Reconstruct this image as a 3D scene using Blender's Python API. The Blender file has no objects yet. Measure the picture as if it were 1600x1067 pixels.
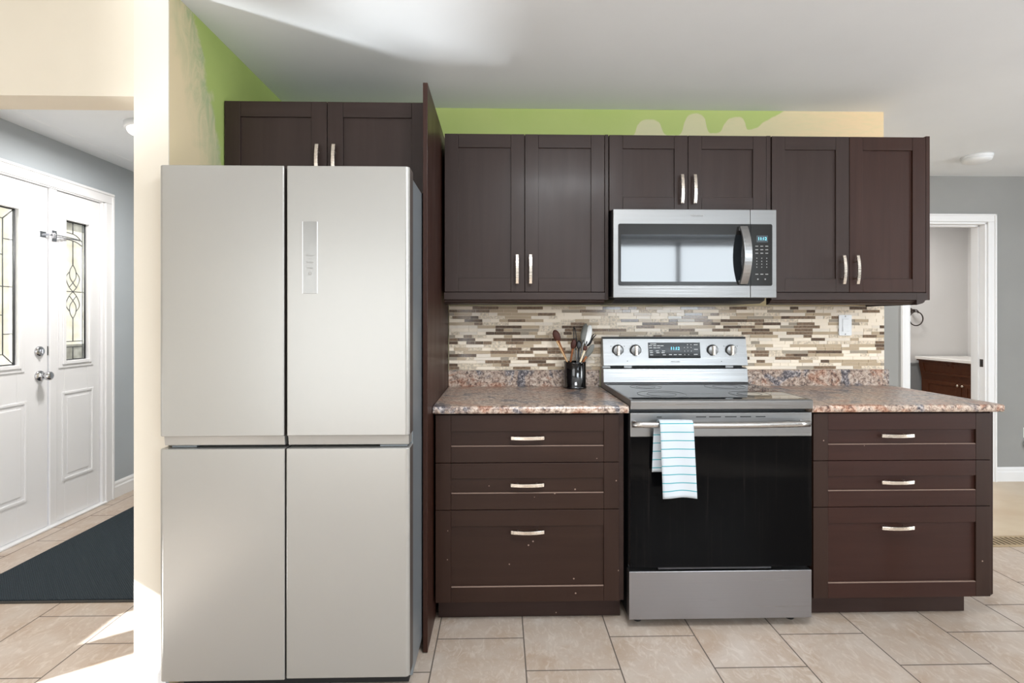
import bpy, bmesh, math, random
from mathutils import Vector, Matrix

sc = bpy.context.scene
col = sc.collection
PI = math.pi

# ------------------------------------------------------------------ camera
cam_d = bpy.data.cameras.new('camera')
cam_d.sensor_width = 36.0
cam_d.lens = 810 / 1600 * 36.0
cam_d.shift_y = -(533.5 - 500.0) / 1600
cam_d.clip_start = 0.05
cam = bpy.data.objects.new('camera', cam_d)
col.objects.link(cam)
cam.location = (0, -2.77, 1.27)
cam.rotation_euler = (PI / 2, 0, -math.radians(1.27))
sc.camera = cam

# ------------------------------------------------------------------ light
sc.view_settings.view_transform = 'Standard'
sc.view_settings.look = 'None'
sc.view_settings.gamma = 1
sc.view_settings.use_curve_mapping = False
sc.view_settings.exposure = 0.68

world = bpy.data.worlds.new('daylight')
sc.world = world
world.use_nodes = True
world.node_tree.nodes['Background'].inputs[0].default_value = (0.95, 0.96, 0.95, 1)
world.node_tree.nodes['Background'].inputs[1].default_value = 1.3

sun_d = bpy.data.lights.new('sun', 'SUN')
sun_d.energy = 15.0
sun_d.angle = math.radians(0.6)
sun_d.color = (0.90, 0.955, 1.0)
sun = bpy.data.objects.new('sun', sun_d)
col.objects.link(sun)
sun.rotation_euler = Vector((0.8, 0.55, -0.49)).to_track_quat('-Z', 'Y').to_euler()


def area(name, loc, direction, sx, sy, power, color=(1, 1, 1)):
    d = bpy.data.lights.new(name, 'AREA')
    d.shape = 'RECTANGLE'
    d.size = sx
    d.size_y = sy
    d.energy = power
    d.color = color
    o = bpy.data.objects.new(name, d)
    col.objects.link(o)
    o.location = loc
    o.rotation_euler = Vector(direction).to_track_quat('-Z', 'Z').to_euler()
    return o


# added upward sun for the ceiling patch, stands in for ground bounce outside
glint_d = bpy.data.lights.new('added_upward_sun', 'SUN')
glint_d.energy = 2.1
glint_d.angle = math.radians(4.0)
glint_d.color = (0.95, 0.98, 1.0)
glint = bpy.data.objects.new('added_upward_sun', glint_d)
col.objects.link(glint)
glint.rotation_euler = Vector((0.843, 0.538, 0.60)).to_track_quat('-Z', 'Y').to_euler()

area('daylight_kitchen_window', (2.35, -4.93, 1.75), (0, 1, 0), 1.7, 1.1, 46, (0.82, 0.92, 1))
area('added_rear_fill', (-1.5, -4.93, 1.1), (0, 1, 0), 2.2, 2.0, 16, (0.92, 0.97, 1))  # added behind the camera as soft frontal fill, no patio door known
area('added_side_fill', (5.93, -2.6, 1.4), (-1, 0, 0), 2.4, 1.4, 66, (0.90, 0.96, 1))  # added from the right to light the ceiling, no window known there
area('added_overhead_fill', (0.5, -2.1, 2.36), (0, 0, -1), 0.7, 0.5, 26, (0.92, 0.965, 1))  # unseen overhead fill, no fixture known here
area('added_hall_fill', (1.85, 0.66, 2.36), (0, 0, -1), 0.3, 0.3, 15, (0.96, 0.98, 1))  # added out of sight to brighten the left of the far wall
area('bathroom_lamp', (3.9, 2.2, 2.36), (0, 0, -1), 0.4, 0.4, 11, (1, 0.98, 0.96))

# ------------------------------------------------------------------ materials


def lin(c):
    r = []
    for v in c:
        v = v / 255.0
        r.append(v / 12.92 if v <= 0.04045 else ((v + 0.055) / 1.055) ** 2.4)
    return (r[0], r[1], r[2], 1.0)


def mat(name, rgb, rough=0.5, metal=0.0, spec=0.5, coat=0.0, emit=None, estr=0.0):
    m = bpy.data.materials.new(name)
    m.use_nodes = True
    p = m.node_tree.nodes['Principled BSDF']
    p.inputs['Base Color'].default_value = lin(rgb)
    p.inputs['Roughness'].default_value = rough
    p.inputs['Metallic'].default_value = metal
    p.inputs['Specular IOR Level'].default_value = spec
    if coat:
        p.inputs['Coat Weight'].default_value = coat
        p.inputs['Coat Roughness'].default_value = 0.15
    if emit:
        p.inputs['Emission Color'].default_value = lin(emit)
        p.inputs['Emission Strength'].default_value = estr
    return m


class NT:
    """small wrapper for building node trees"""

    def __init__(self, m):
        self.m = m
        self.t = m.node_tree
        self.p = self.t.nodes['Principled BSDF']

    def n(self, kind, **kw):
        nd = self.t.nodes.new(kind)
        for k, v in kw.items():
            setattr(nd, k, v)
        return nd

    def l(self, a, b):
        self.t.links.new(a, b)

    def pos(self):
        return self.n('ShaderNodeNewGeometry').outputs['Position']

    def scale(self, src, s, loc=(0, 0, 0)):
        mp = self.n('ShaderNodeMapping')
        mp.inputs['Scale'].default_value = s
        mp.inputs['Location'].default_value = loc
        self.l(src, mp.inputs['Vector'])
        return mp.outputs[0]

    def noise(self, src, sc_, detail=3, rough=0.5, dist=0.0):
        nd = self.n('ShaderNodeTexNoise')
        nd.inputs['Scale'].default_value = sc_
        nd.inputs['Detail'].default_value = detail
        nd.inputs['Roughness'].default_value = rough
        nd.inputs['Distortion'].default_value = dist
        self.l(src, nd.inputs['Vector'])
        return nd.outputs['Fac']

    def ramp(self, fac, stops, interp='LINEAR'):
        r = self.n('ShaderNodeValToRGB')
        r.color_ramp.interpolation = interp
        e = r.color_ramp.elements
        while len(e) < len(stops):
            e.new(0.5)
        for q, (pos, c) in zip(e, stops):
            q.position = pos
            q.color = lin(c) if len(c) == 3 else c
        self.l(fac, r.inputs[0])
        return r.outputs[0]

    def mix(self, fac, a, b, mode='MIX'):
        x = self.n('ShaderNodeMix', data_type='RGBA', blend_type=mode)
        for sock, v in ((x.inputs[0], fac), (x.inputs[6], a), (x.inputs[7], b)):
            if hasattr(v, 'links'):
                self.l(v, sock)
            elif isinstance(v, (int, float)):
                sock.default_value = v
            else:
                sock.default_value = lin(v) if len(v) == 3 else v
        return x.outputs[2]

    def math(self, op, a, b=0.0, clamp=False):
        x = self.n('ShaderNodeMath', operation=op, use_clamp=clamp)
        for sock, v in ((x.inputs[0], a), (x.inputs[1], b)):
            if hasattr(v, 'links'):
                self.l(v, sock)
            else:
                sock.default_value = v
        return x.outputs[0]

    def sep(self, v):
        s = self.n('ShaderNodeSeparateXYZ')
        self.l(v, s.inputs[0])
        return s.outputs

    def comb(self, x, y, z=0.0):
        c = self.n('ShaderNodeCombineXYZ')
        for sock, v in zip(c.inputs, (x, y, z)):
            if hasattr(v, 'links'):
                self.l(v, sock)
            else:
                sock.default_value = v
        return c.outputs[0]

    def color(self, c):
        self.l(c, self.p.inputs['Base Color'])

    def rough(self, c):
        self.l(c, self.p.inputs['Roughness'])

    def bump(self, h, strength=0.2, dist=0.002):
        b = self.n('ShaderNodeBump')
        b.inputs['Strength'].default_value = strength
        b.inputs['Distance'].default_value = dist
        self.l(h, b.inputs['Height'])
        self.l(b.outputs[0], self.p.inputs['Normal'])


def paint(name, rgb, rough=0.6, var=6):
    m = mat(name, rgb, rough, 0, 0.3)
    t = NT(m)
    f = t.noise(t.pos(), 2.2, 4)
    lo = tuple(max(0, c - var) for c in rgb)
    hi = tuple(min(255, c + var) for c in rgb)
    t.color(t.ramp(f, [(0.3, lo), (0.7, hi)]))
    t.bump(t.noise(t.pos(), 180, 2), 0.08, 0.001)
    return m


def wood(name, rgb, rough=0.36, var=8, vertical=True, specks=0.0):
    m = mat(name, rgb, rough, 0, 0.3, 0.05)
    t = NT(m)
    pos = t.pos()
    s = (26, 26, 1.6) if vertical else (1.6, 26, 26)
    f = t.noise(t.scale(pos, s), 1.0, 5, 0.6, 0.4)
    f2 = t.noise(t.scale(pos, (5, 5, 2)), 1.0, 3)
    lo = tuple(max(0, c - var) for c in rgb)
    hi = tuple(min(255, c + var) for c in rgb)
    c = t.ramp(f, [(0.3, lo), (0.7, hi)])
    c = t.mix(t.math('MULTIPLY', f2, 0.35), c, tuple(int(v * 1.18) for v in rgb))
    if specks:
        v = t.n('ShaderNodeTexVoronoi')
        v.inputs['Scale'].default_value = 16
        t.l(pos, v.inputs['Vector'])
        k = t.math('LESS_THAN', v.outputs['Distance'], 0.055 * specks)
        c = t.mix(k, c, (150, 128, 116))
    t.color(c)
    t.rough(t.ramp(f2, [(0.3, (rough * 0.85,) * 3 + (1,)), (0.7, (min(1, rough * 1.25),) * 3 + (1,))]))
    return m


def brushed(name, rgb, rough=0.3, axis='x', metal=1.0, amt=0.12):
    m = mat(name, rgb, rough, metal)
    t = NT(m)
    s = {'x': (2, 300, 300), 'z': (300, 300, 2), 'y': (300, 2, 300)}[axis]
    f = t.noise(t.scale(t.pos(), s), 1.0, 2)
    t.rough(t.ramp(f, [(0.2, (max(0.02, rough - amt),) * 3 + (1,)), (0.8, (rough + amt,) * 3 + (1,))]))
    return m


M = {}
M['ceiling'] = paint('ceiling_paint', (238, 242, 246), 0.75, 2)
M['grey_wall'] = paint('grey_wall_paint', (152, 152, 150), 0.6, 3)
M['blue_wall'] = paint('blue_grey_wall_paint', (180, 187, 193), 0.6, 3)
M['bath_wall'] = paint('bathroom_wall_paint', (226, 224, 222), 0.6, 2)
M['cream_wall'] = paint('cream_wall_paint', (220, 211, 195), 0.6, 3)
M['bath_grey'] = paint('bathroom_lower_grey', (160, 163, 165), 0.5, 3)
M['trim'] = mat('white_trim_paint', (236, 236, 237), 0.4)
M['door_white'] = mat('white_door_paint', (232, 232, 234), 0.38)
M['cab'] = wood('dark_brown_cabinet', (48, 35, 31), 0.42, 5)
M['cab_h'] = wood('dark_brown_cabinet_cross', (48, 35, 31), 0.42, 5, False)
M['cab_red'] = wood('reddish_brown_cabinet', (44, 18, 10), 0.48, 6, False, 0.5)
M['cab_base'] = wood('brown_base_cabinet', (41, 22, 13), 0.48, 5, False, 1.0)
M['cab_base_v'] = wood('brown_base_cabinet_upright', (41, 22, 13), 0.48, 5, True, 1.0)
M['worn'] = mat('worn_pale_edge', (128, 106, 94), 0.6)
M['kick'] = wood('dark_kick_board', (46, 29, 24), 0.45, 6, False, 0.8)
M['dark_in'] = mat('dark_gap', (22, 17, 15), 0.7)
M['nickel'] = brushed('satin_nickel', (226, 216, 204), 0.28, 'x')
M['steel_bar'] = brushed('satin_steel_bar', (190, 187, 184), 0.3, 'x')
M['chrome'] = mat('chrome', (200, 200, 203), 0.16, 1.0)
M['steel'] = brushed('brushed_steel', (150, 150, 150), 0.40, 'x')
M['steel_bright'] = brushed('bright_brushed_steel', (150, 150, 150), 0.36, 'x')
M['steel_mw'] = brushed('microwave_steel', (132, 131, 130), 0.40, 'x')
M['steel_v'] = brushed('brushed_steel_upright', (164, 164, 164), 0.36, 'z')
M['steel_drawer'] = brushed('brushed_steel_drawer', (150, 148, 150), 0.36, 'x')
M['black_metal'] = mat('black_enamel', (20, 20, 22), 0.35)
M['black_plastic'] = mat('black_plastic', (28, 28, 30), 0.4)
M['black_glass'] = mat('black_glass', (8, 8, 9), 0.02, 0, 0.5)
M['fridge'] = mat('pale_fridge_steel', (164, 162, 158), 0.30, 0.45)
M['fridge_side'] = mat('grey_fridge_side', (120, 126, 130), 0.4, 0.3)
M['fridge_edge'] = mat('dark_door_edge', (72, 64, 60), 0.5)
M['print_grey'] = mat('grey_print', (150, 148, 146), 0.5)
M['print_white'] = mat('white_print', (215, 215, 215), 0.5)
M['print_dark'] = mat('dark_print', (52, 52, 54), 0.5)
M['clock_blue'] = mat('clock_display', (20, 60, 80), 0.4, emit=(120, 225, 255), estr=1.5)
M['white_plastic'] = mat('white_plastic', (236, 238, 240), 0.35)
M['black_glaze'] = mat('black_glaze', (9, 9, 10), 0.07, 0, 0.6, 0.6)
M['pale_wood'] = wood('pale_wood', (196, 158, 116), 0.5, 14)
M['mid_wood'] = wood('mid_brown_wood', (142, 88, 52), 0.5, 14)
M['dark_wood'] = wood('stained_dark_wood', (70, 34, 24), 0.5, 10)
M['cream_handle'] = mat('cream_handle', (236, 220, 190), 0.45)
M['grey_rubber'] = mat('grey_silicone', (112, 112, 106), 0.5)
M['white_silicone'] = mat('white_silicone', (240, 240, 238), 0.4)
M['iron'] = mat('dark_bronze', (70, 62, 58), 0.4, 0.7)
M['vanity'] = wood('vanity_brown', (84, 46, 26), 0.32, 8, False)
M['vanity_top'] = mat('white_vanity_top', (244, 240, 234), 0.25)
M['vent'] = mat('tan_vent_metal', (170, 148, 116), 0.45, 0.2)
M['came'] = mat('lead_came', (88, 90, 92), 0.45, 0.6)
M['gasket'] = mat('black_gasket', (24, 24, 25), 0.6)
M['rubber_edge'] = mat('rubber_mat_edge', (58, 54, 50), 0.7)

# oven glass with dried drip marks
m = mat('oven_door_glass', (8, 8, 9), 0.06, 0, 0.06)
t = NT(m)
pos = t.pos()
f = t.noise(t.scale(pos, (70, 1, 1.5)), 1.0, 4, 0.7)
f2 = t.noise(t.scale(pos, (5, 5, 4)), 1.0, 2)
k = t.math('MULTIPLY', t.ramp(f, [(0.56, (0, 0, 0)), (0.8, (255, 255, 255))]), f2)
t.color(t.mix(t.math('MULTIPLY', k, 0.22), (8, 8, 9), (92, 82, 78)))
t.rough(t.math('ADD', t.math('MULTIPLY', k, 0.35), 0.06))
M['oven_glass'] = m

# microwave window: dark see-through screen behind glass
M['mw_window'] = mat('microwave_window', (30, 33, 36), 0.05, 0, 0.75, 0.0)

# frosted leaded door glass
m = mat('textured_door_glass', (226, 228, 224), 0.35)
t = NT(m)
t.p.inputs['Transmission Weight'].default_value = 0.85
t.p.inputs['IOR'].default_value = 1.2
f = t.noise(t.pos(), 14, 4)
t.color(t.ramp(f, [(0.3, (196, 190, 172)), (0.7, (230, 226, 212))]))
t.bump(t.noise(t.pos(), 60, 3), 0.5, 0.003)
M['door_glass'] = m
m = mat('grey_door_glass', (160, 160, 152), 0.35)
t = NT(m)
t.p.inputs['Transmission Weight'].default_value = 0.6
t.p.inputs['IOR'].default_value = 1.2
t.color(t.ramp(t.noise(t.pos(), 18, 4), [(0.3, (132, 130, 120)), (0.7, (186, 186, 178))]))
t.bump(t.noise(t.pos(), 60, 3), 0.5, 0.003)
M['door_glass_grey'] = m

# kitchen wall and partition: lime green paint being covered with cream
m = mat('green_wall_half_repainted', (168, 186, 100), 0.6, 0, 0.3)
t = NT(m)
pos = t.pos()
x, y, z = t.sep(pos)
xx = t.math('SUBTRACT', x, 0.68)
wob = t.math('MULTIPLY', t.math('SUBTRACT', t.noise(pos, 22, 4), 0.5), 0.03)
fc = t.n('ShaderNodeFloatCurve')
cv = fc.mapping.curves[0]
pts = [(0.0, 0.0), (0.03, 0.05), (0.06, 0.42), (0.115, 0.58), (0.17, 0.5), (0.22, 0.08), (0.27, 0.08), (0.31, 0.48), (0.37, 0.78),
       (0.42, 0.62), (0.455, 0.16), (0.48, 0.16), (0.53, 0.48), (0.60, 0.68), (0.64, 0.5), (0.66, 0.28), (0.69, 0.32), (0.75, 0.55),
       (0.83, 0.80), (0.90, 0.98), (1.0, 1.0)]
while len(cv.points) < len(pts):
    cv.points.new(0.5, 0.5)
for q, pnt in zip(cv.points, pts):
    q.location = pnt
    q.handle_type = 'AUTO_CLAMPED'
fc.mapping.update()
t.l(t.math('MULTIPLY', xx, 1.0, True), fc.inputs['Value'])
lim = t.math('ADD', t.math('MULTIPLY', fc.outputs[0], 0.17), 2.25)
e = t.math('ADD', t.math('SUBTRACT', lim, z), t.math('MULTIPLY', wob, 0.4))
cover = t.math('ADD', t.math('MULTIPLY', e, 130.0), 0.5, True)
stroke = t.noise(t.scale(pos, (9, 1, 42)), 1.0, 4, 0.6, 1.2)
cream_c = t.ramp(t.math('MULTIPLY', t.math('SUBTRACT', x, 1.0), 1.1, True),
                 [(0.0, (218, 212, 172)), (0.5, (226, 212, 172)), (1.0, (240, 212, 170))])
cream_c = t.mix(t.ramp(stroke, [(0.45, (0, 0, 0)), (0.75, (150, 150, 150))]), cream_c, (206, 208, 160))
green_c = t.ramp(t.noise(pos, 3, 3), [(0.3, (184, 200, 120)), (0.7, (192, 204, 128))])
t.color(t.mix(cover, green_c, cream_c))
M['green_wall'] = m

m = mat('partition_wall_half_repainted', (240, 224, 196), 0.6, 0, 0.3)
t = NT(m)
pos = t.pos()
x, y, z = t.sep(pos)
zz = t.math('MULTIPLY', t.math('SUBTRACT', 2.4, z), 0.40)
edge = t.math('ADD', zz, -0.83)
wob = t.math('MULTIPLY', t.math('SUBTRACT', t.noise(pos, 9, 5, 0.6, 1.0), 0.5), 0.16)
e = t.math('SUBTRACT', t.math('ADD', edge, wob), y)
cover = t.math('ADD', t.math('MULTIPLY', e, 40.0), 0.5, True)
thin = t.math('ADD', t.math('MULTIPLY', e, 5.5), -0.1, True)
stroke = t.noise(t.scale(pos, (1, 14, 5)), 1.0, 5, 0.7, 2.0)
grn = t.ramp(t.noise(pos, 4, 3), [(0.3, (166, 184, 106)), (0.7, (174, 190, 114))])
half = t.mix(t.ramp(stroke, [(0.4, (0, 0, 0)), (0.62, (255, 255, 255))]), (168, 180, 138), (206, 198, 160))
crm = t.mix(thin, half, (222, 204, 168))
front = t.math('LESS_THAN', y, -0.975)
c = t.mix(cover, grn, crm)
c = t.mix(front, c, (224, 216, 202))
hallside = t.math('LESS_THAN', x, -1.24)
c = t.mix(hallside, c, (224, 216, 202))
t.color(c)
t.bump(stroke, 0.15, 0.002)
M['partition'] = m

# floor tiles, running bond: columns run in depth
m = mat('beige_floor_tile', (205, 190, 176), 0.33, 0, 0.5)
t = NT(m)
pos = t.pos()
x, y, z = t.sep(pos)
uv = t.comb(t.math('ADD', y, 0.70 - 0.194 + 0.388 * 40), t.math('ADD', x, 0.252 + 0.3445 * 40), 0)
b = t.n('ShaderNodeTexBrick', offset=0.5, offset_frequency=2, squash=1.0)
b.inputs['Scale'].default_value = 1.0
b.inputs['Brick Width'].default_value = 0.388
b.inputs['Row Height'].default_value = 0.3445
b.inputs['Mortar Size'].default_value = 0.0028
b.inputs['Mortar Smooth'].default_value = 0.3
b.inputs['Color1'].default_value = lin((192, 178, 166))
b.inputs['Color2'].default_value = lin((182, 168, 155))
b.inputs['Mortar'].default_value = lin((98, 88, 80))
t.l(uv, b.inputs['Vector'])
n1 = t.noise(pos, 5, 6, 0.65, 0.6)
n2 = t.noise(t.scale(pos, (1.6, 0.8, 1)), 14, 5, 0.65, 2.2)
c = t.mix(t.ramp(n1, [(0.38, (0, 0, 0)), (0.70, (235, 235, 235))]), b.outputs['Color'], (168, 144, 122), 'MIX')
c = t.mix(t.ramp(n2, [(0.50, (0, 0, 0)), (0.68, (190, 190, 190))]), c, (212, 201, 190))
c = t.mix(b.outputs['Fac'], c, (98, 88, 80))
t.color(c)
t.rough(t.math('ADD', t.math('MULTIPLY', b.outputs['Fac'], 0.45), 0.32))
t.bump(t.math('SUBTRACT', 1.0, b.outputs['Fac']), 0.5, 0.002)
M['tile'] = m

M['hall_floor'] = mat('tan_hall_vinyl', (198, 178, 150), 0.3)
t = NT(M['hall_floor'])
t.color(t.ramp(t.noise(t.scale(t.pos(), (2, 3, 1)), 1.5, 4), [(0.3, (190, 166, 136)), (0.7, (204, 186, 160))]))

# granite-look laminate


def granite(name, dark=0.0):
    m = mat(name, (190, 170, 155), 0.3, 0, 0.5)
    t = NT(m)
    pos = t.pos()
    big = t.noise(t.scale(pos, (1, 1, 1)), 6.5, 4, 0.62, 1.2)
    mid = t.noise(pos, 62, 5, 0.75, 0.6)
    fine = t.noise(pos, 170, 3, 0.7)
    base = t.ramp(mid, [(0.36, (70, 60, 58)), (0.45, (142, 120, 108)), (0.53, (186, 166, 150)), (0.66, (214, 200, 188))])
    rust = t.ramp(mid, [(0.37, (84, 52, 42)), (0.48, (160, 116, 94)), (0.58, (196, 166, 146)), (0.68, (216, 198, 184))])
    blue = t.ramp(mid, [(0.40, (46, 44, 50)), (0.50, (104, 98, 102)), (0.62, (196, 188, 186))])
    c = t.mix(t.ramp(big, [(0.53, (0, 0, 0)), (0.60, (255, 255, 255))]), base, rust)
    c = t.mix(t.ramp(big, [(0.40, (255, 255, 255)), (0.46, (0, 0, 0))]), c, blue)
    c = t.mix(t.ramp(fine, [(0.30, (200, 200, 200)), (0.42, (0, 0, 0))]), c, (58, 48, 48))
    c = t.mix(t.ramp(fine, [(0.60, (0, 0, 0)), (0.72, (150, 150, 150))]), c, (232, 222, 214))
    t.color(c)
    return m


M['granite'] = granite('granite_laminate')

# entry mat
m = mat('charcoal_ribbed_mat', (52, 58, 64), 0.95, 0, 0.1)
t = NT(m)
pos = t.pos()
w = t.n('ShaderNodeTexWave', wave_type='BANDS', bands_direction='DIAGONAL')
w.inputs['Scale'].default_value = 60
w.inputs['Distortion'].default_value = 1.5
t.l(pos, w.inputs['Vector'])
f = t.noise(pos, 160, 3, 0.8)
t.color(t.mix(f, t.mix(w.outputs['Fac'], (20, 24, 28), (42, 50, 56)), (66, 74, 80)))
t.bump(w.outputs['Fac'], 0.6, 0.004)
M['mat'] = m

# dish towel: thin teal stripes along the length of the cloth
m = mat('striped_towel_cloth', (196, 201, 206), 0.9, 0, 0.1)
t = NT(m)
uvn = t.n('ShaderNodeUVMap')
u, v, _ = t.sep(uvn.outputs[0])
fr = t.math('FRACT', t.math('DIVIDE', v, 0.0335))
k = t.math('LESS_THAN', t.math('ABSOLUTE', t.math('SUBTRACT', fr, 0.5)), 0.055)
t.color(t.mix(k, (192, 198, 204), (64, 150, 160)))
t.bump(t.noise(t.pos(), 400, 2), 0.3, 0.001)
M['towel'] = m

MOS = [mat('mosaic_cream', (246, 232, 212), 0.25), mat('mosaic_pale', (236, 224, 208), 0.2), mat('mosaic_beige', (218, 202, 180), 0.3),
       mat('mosaic_taupe', (188, 168, 142), 0.16), mat('mosaic_brown', (130, 108, 88), 0.14), mat('mosaic_dark', (88, 74, 66), 0.1),
       mat('mosaic_grey', (166, 154, 138), 0.08), mat('mosaic_grout', (240, 226, 206), 0.8)]
for i in (2, 4, 5):
    t = NT(MOS[i])
    c0 = (218, 202, 180) if i == 2 else ((132, 110, 90) if i == 4 else (102, 84, 70))
    t.color(t.ramp(t.noise(t.pos(), 90, 3), [(0.35, tuple(int(v * 0.86) for v in c0)), (0.65, tuple(min(255, int(v * 1.1)) for v in c0))]))

# ------------------------------------------------------------------ builders


class MB:
    """collects shapes in world coordinates and links them as one mesh object"""

    def __init__(self):
        self.bm = bmesh.new()

    def box(self, x0, x1, y0, y1, z0, z1, mi=0):
        r = bmesh.ops.create_cube(self.bm, size=1.0)
        mt = Matrix.Translation(((x0 + x1) / 2, (y0 + y1) / 2, (z0 + z1) / 2)) @ Matrix.Diagonal((abs(x1 - x0), abs(y1 - y0), abs(z1 - z0), 1))
        bmesh.ops.transform(self.bm, matrix=mt, verts=r['verts'])
        fs = set()
        for v in r['verts']:
            fs.update(v.link_faces)
        for f in fs:
            f.material_index = mi
        return list(fs)

    def prism(self, poly, axis, a, b, mi=0):
        """poly: 2-D outline; axis 'x': (y,z), 'y': (x,z), 'z': (x,y)"""
        def P(p, t):
            if axis == 'x':
                return (t, p[0], p[1])
            if axis == 'y':
                return (p[0], t, p[1])
            return (p[0], p[1], t)
        A = [self.bm.verts.new(P(p, a)) for p in poly]
        B = [self.bm.verts.new(P(p, b)) for p in poly]
        n = len(poly)
        fs = [self.bm.faces.new(A), self.bm.faces.new(B[::-1])]
        for i in range(n):
            fs.append(self.bm.faces.new((A[i], B[i], B[(i + 1) % n], A[(i + 1) % n])))
        for f in fs:
            f.material_index = mi
        bmesh.ops.recalc_face_normals(self.bm, faces=fs)
        return fs

    def tube(self, pts, rad, seg=10, mi=0, flat=None, closed=False, up=None):
        """sweep an ellipse along pts; rad a number or a list; flat=(a,b) gives half axes along side/up"""
        pts = [Vector(p) for p in pts]
        n = len(pts)
        rings = []
        prev = None
        for i, p in enumerate(pts):
            if closed:
                d = (pts[(i + 1) % n] - pts[i - 1]).normalized()
            else:
                d = (pts[min(i + 1, n - 1)] - pts[max(i - 1, 0)]).normalized()
            u = Vector(up) if up else (prev if prev is not None else (Vector((0, 0, 1)) if abs(d.z) < 0.9 else Vector((1, 0, 0))))
            s = d.cross(u)
            if s.length < 1e-6:
                s = d.orthogonal()
            s.normalize()
            w = s.cross(d).normalized()
            prev = w
            r = rad[i] if isinstance(rad, (list, tuple)) else rad
            ra, rb = (r, r) if flat is None else (flat[0] * r, flat[1] * r)
            rings.append([self.bm.verts.new(p + s * (math.cos(2 * PI * k / seg) * ra) + w * (math.sin(2 * PI * k / seg) * rb)) for k in range(seg)])
        fs = []
        rng = range(n) if closed else range(n - 1)
        for i in rng:
            a, b = rings[i], rings[(i + 1) % n]
            for k in range(seg):
                fs.append(self.bm.faces.new((a[k], a[(k + 1) % seg], b[(k + 1) % seg], b[k])))
        if not closed:
            fs.append(self.bm.faces.new(rings[0][::-1]))
            fs.append(self.bm.faces.new(rings[-1]))
        for f in fs:
            f.material_index = mi
            f.smooth = True
        bmesh.ops.recalc_face_normals(self.bm, faces=fs)
        return fs

    def lathe(self, prof, c, axis='z', seg=32, mi=0):
        """prof: list of (radius, height) ; closed caps where radius is 0"""
        c = Vector(c)

        def P(r, h, k):
            ca, sa = math.cos(2 * PI * k / seg) * r, math.sin(2 * PI * k / seg) * r
            if axis == 'z':
                return c + Vector((ca, sa, h))
            if axis == 'y':
                return c + Vector((ca, h, sa))
            return c + Vector((h, ca, sa))
        rings = []
        for r, h in prof:
            if r < 1e-6:
                rings.append([self.bm.verts.new(P(0, h, 0))])
            else:
                rings.append([self.bm.verts.new(P(r, h, k)) for k in range(seg)])
        fs = []
        for a, b in zip(rings, rings[1:]):
            for k in range(seg):
                q = (k + 1) % seg
                if len(a) == 1 and len(b) == 1:
                    continue
                if len(a) == 1:
                    fs.append(self.bm.faces.new((a[0], b[q], b[k])))
                elif len(b) == 1:
                    fs.append(self.bm.faces.new((a[k], a[q], b[0])))
                else:
                    fs.append(self.bm.faces.new((a[k], a[q], b[q], b[k])))
        for f in fs:
            f.material_index = mi
            f.smooth = True
        bmesh.ops.recalc_face_normals(self.bm, faces=fs)
        return fs

    def build(self, name, mats, parent=None, bevel=0.0, seg=2, loc=None):
        me = bpy.data.meshes.new(name)
        off = Vector((0, 0, 0))
        if parent is not None:
            p = parent
            while p is not None:
                off += p.location
                p = p.parent
        origin = Vector((0, 0, 0))
        if parent is None:
            xs = [v.co for v in self.bm.verts]
            origin = Vector(((min(v.x for v in xs) + max(v.x for v in xs)) / 2, (min(v.y for v in xs) + max(v.y for v in xs)) / 2, min(v.z for v in xs)))
            off = origin
        bmesh.ops.translate(self.bm, verts=self.bm.verts, vec=-off)
        self.bm.to_mesh(me)
        self.bm.free()
        if not isinstance(mats, (list, tuple)):
            mats = [mats]
        for m_ in mats:
            me.materials.append(M[m_] if isinstance(m_, str) else m_)
        o = bpy.data.objects.new(name, me)
        col.objects.link(o)
        if parent is not None:
            o.parent = parent
        else:
            o.location = origin
        if bevel:
            bv = o.modifiers.new('edge', 'BEVEL')
            bv.width = bevel
            bv.segments = seg
            bv.limit_method = 'ANGLE'
            bv.angle_limit = math.radians(40)
        return o


def tag(o, label=None, cat=None, group=None, kind=None):
    for k, v in (('label', label), ('category', cat), ('group', group), ('kind', kind)):
        if v:
            o[k] = v
    return o


def thing(name, loc, label, cat, group=None):
    o = bpy.data.objects.new(name, None)
    o.empty_display_size = 0.05
    col.objects.link(o)
    o.location = loc
    return tag(o, label, cat, group)


def struct(o):
    o['kind'] = 'structure'
    return o


def text(name, s, size, loc, m, parent, face='-y', depth=0.0004, align='CENTER'):
    cu = bpy.data.curves.new(name, 'FONT')
    cu.body = s
    cu.size = size
    cu.extrude = depth
    cu.align_x = align
    cu.align_y = 'CENTER'
    tmp = bpy.data.objects.new(name + '_tmp', cu)
    col.objects.link(tmp)
    dg = bpy.context.evaluated_depsgraph_get()
    me = bpy.data.meshes.new_from_object(tmp.evaluated_get(dg))
    bpy.data.objects.remove(tmp)
    bpy.data.curves.remove(cu)
    me.transform(Matrix.Rotation(PI / 2, 4, 'X'))
    off = Vector((0, 0, 0))
    p = parent
    while p is not None:
        off += p.location
        p = p.parent
    me.transform(Matrix.Translation(Vector(loc) - off))
    me.materials.clear()
    me.materials.append(M[m])
    o = bpy.data.objects.new(name, me)
    col.objects.link(o)
    o.parent = parent
    return o


def rounded(x0, x1, z0, z1, r, seg=6):
    pts = []
    for cx_, cz_, a0 in ((x1 - r, z1 - r, 0), (x0 + r, z1 - r, 90), (x0 + r, z0 + r, 180), (x1 - r, z0 + r, 270)):
        for k in range(seg + 1):
            a = math.radians(a0 + 90 * k / seg)
            pts.append((cx_ + r * math.cos(a), cz_ + r * math.sin(a)))
    return pts


# ------------------------------------------------------------------ setting
H = 2.40
XD = -2.76          # entry door wall
XP0, XP1 = -1.246, -1.13   # partition beside the refrigerator
YF = 1.22           # far hall wall

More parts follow.
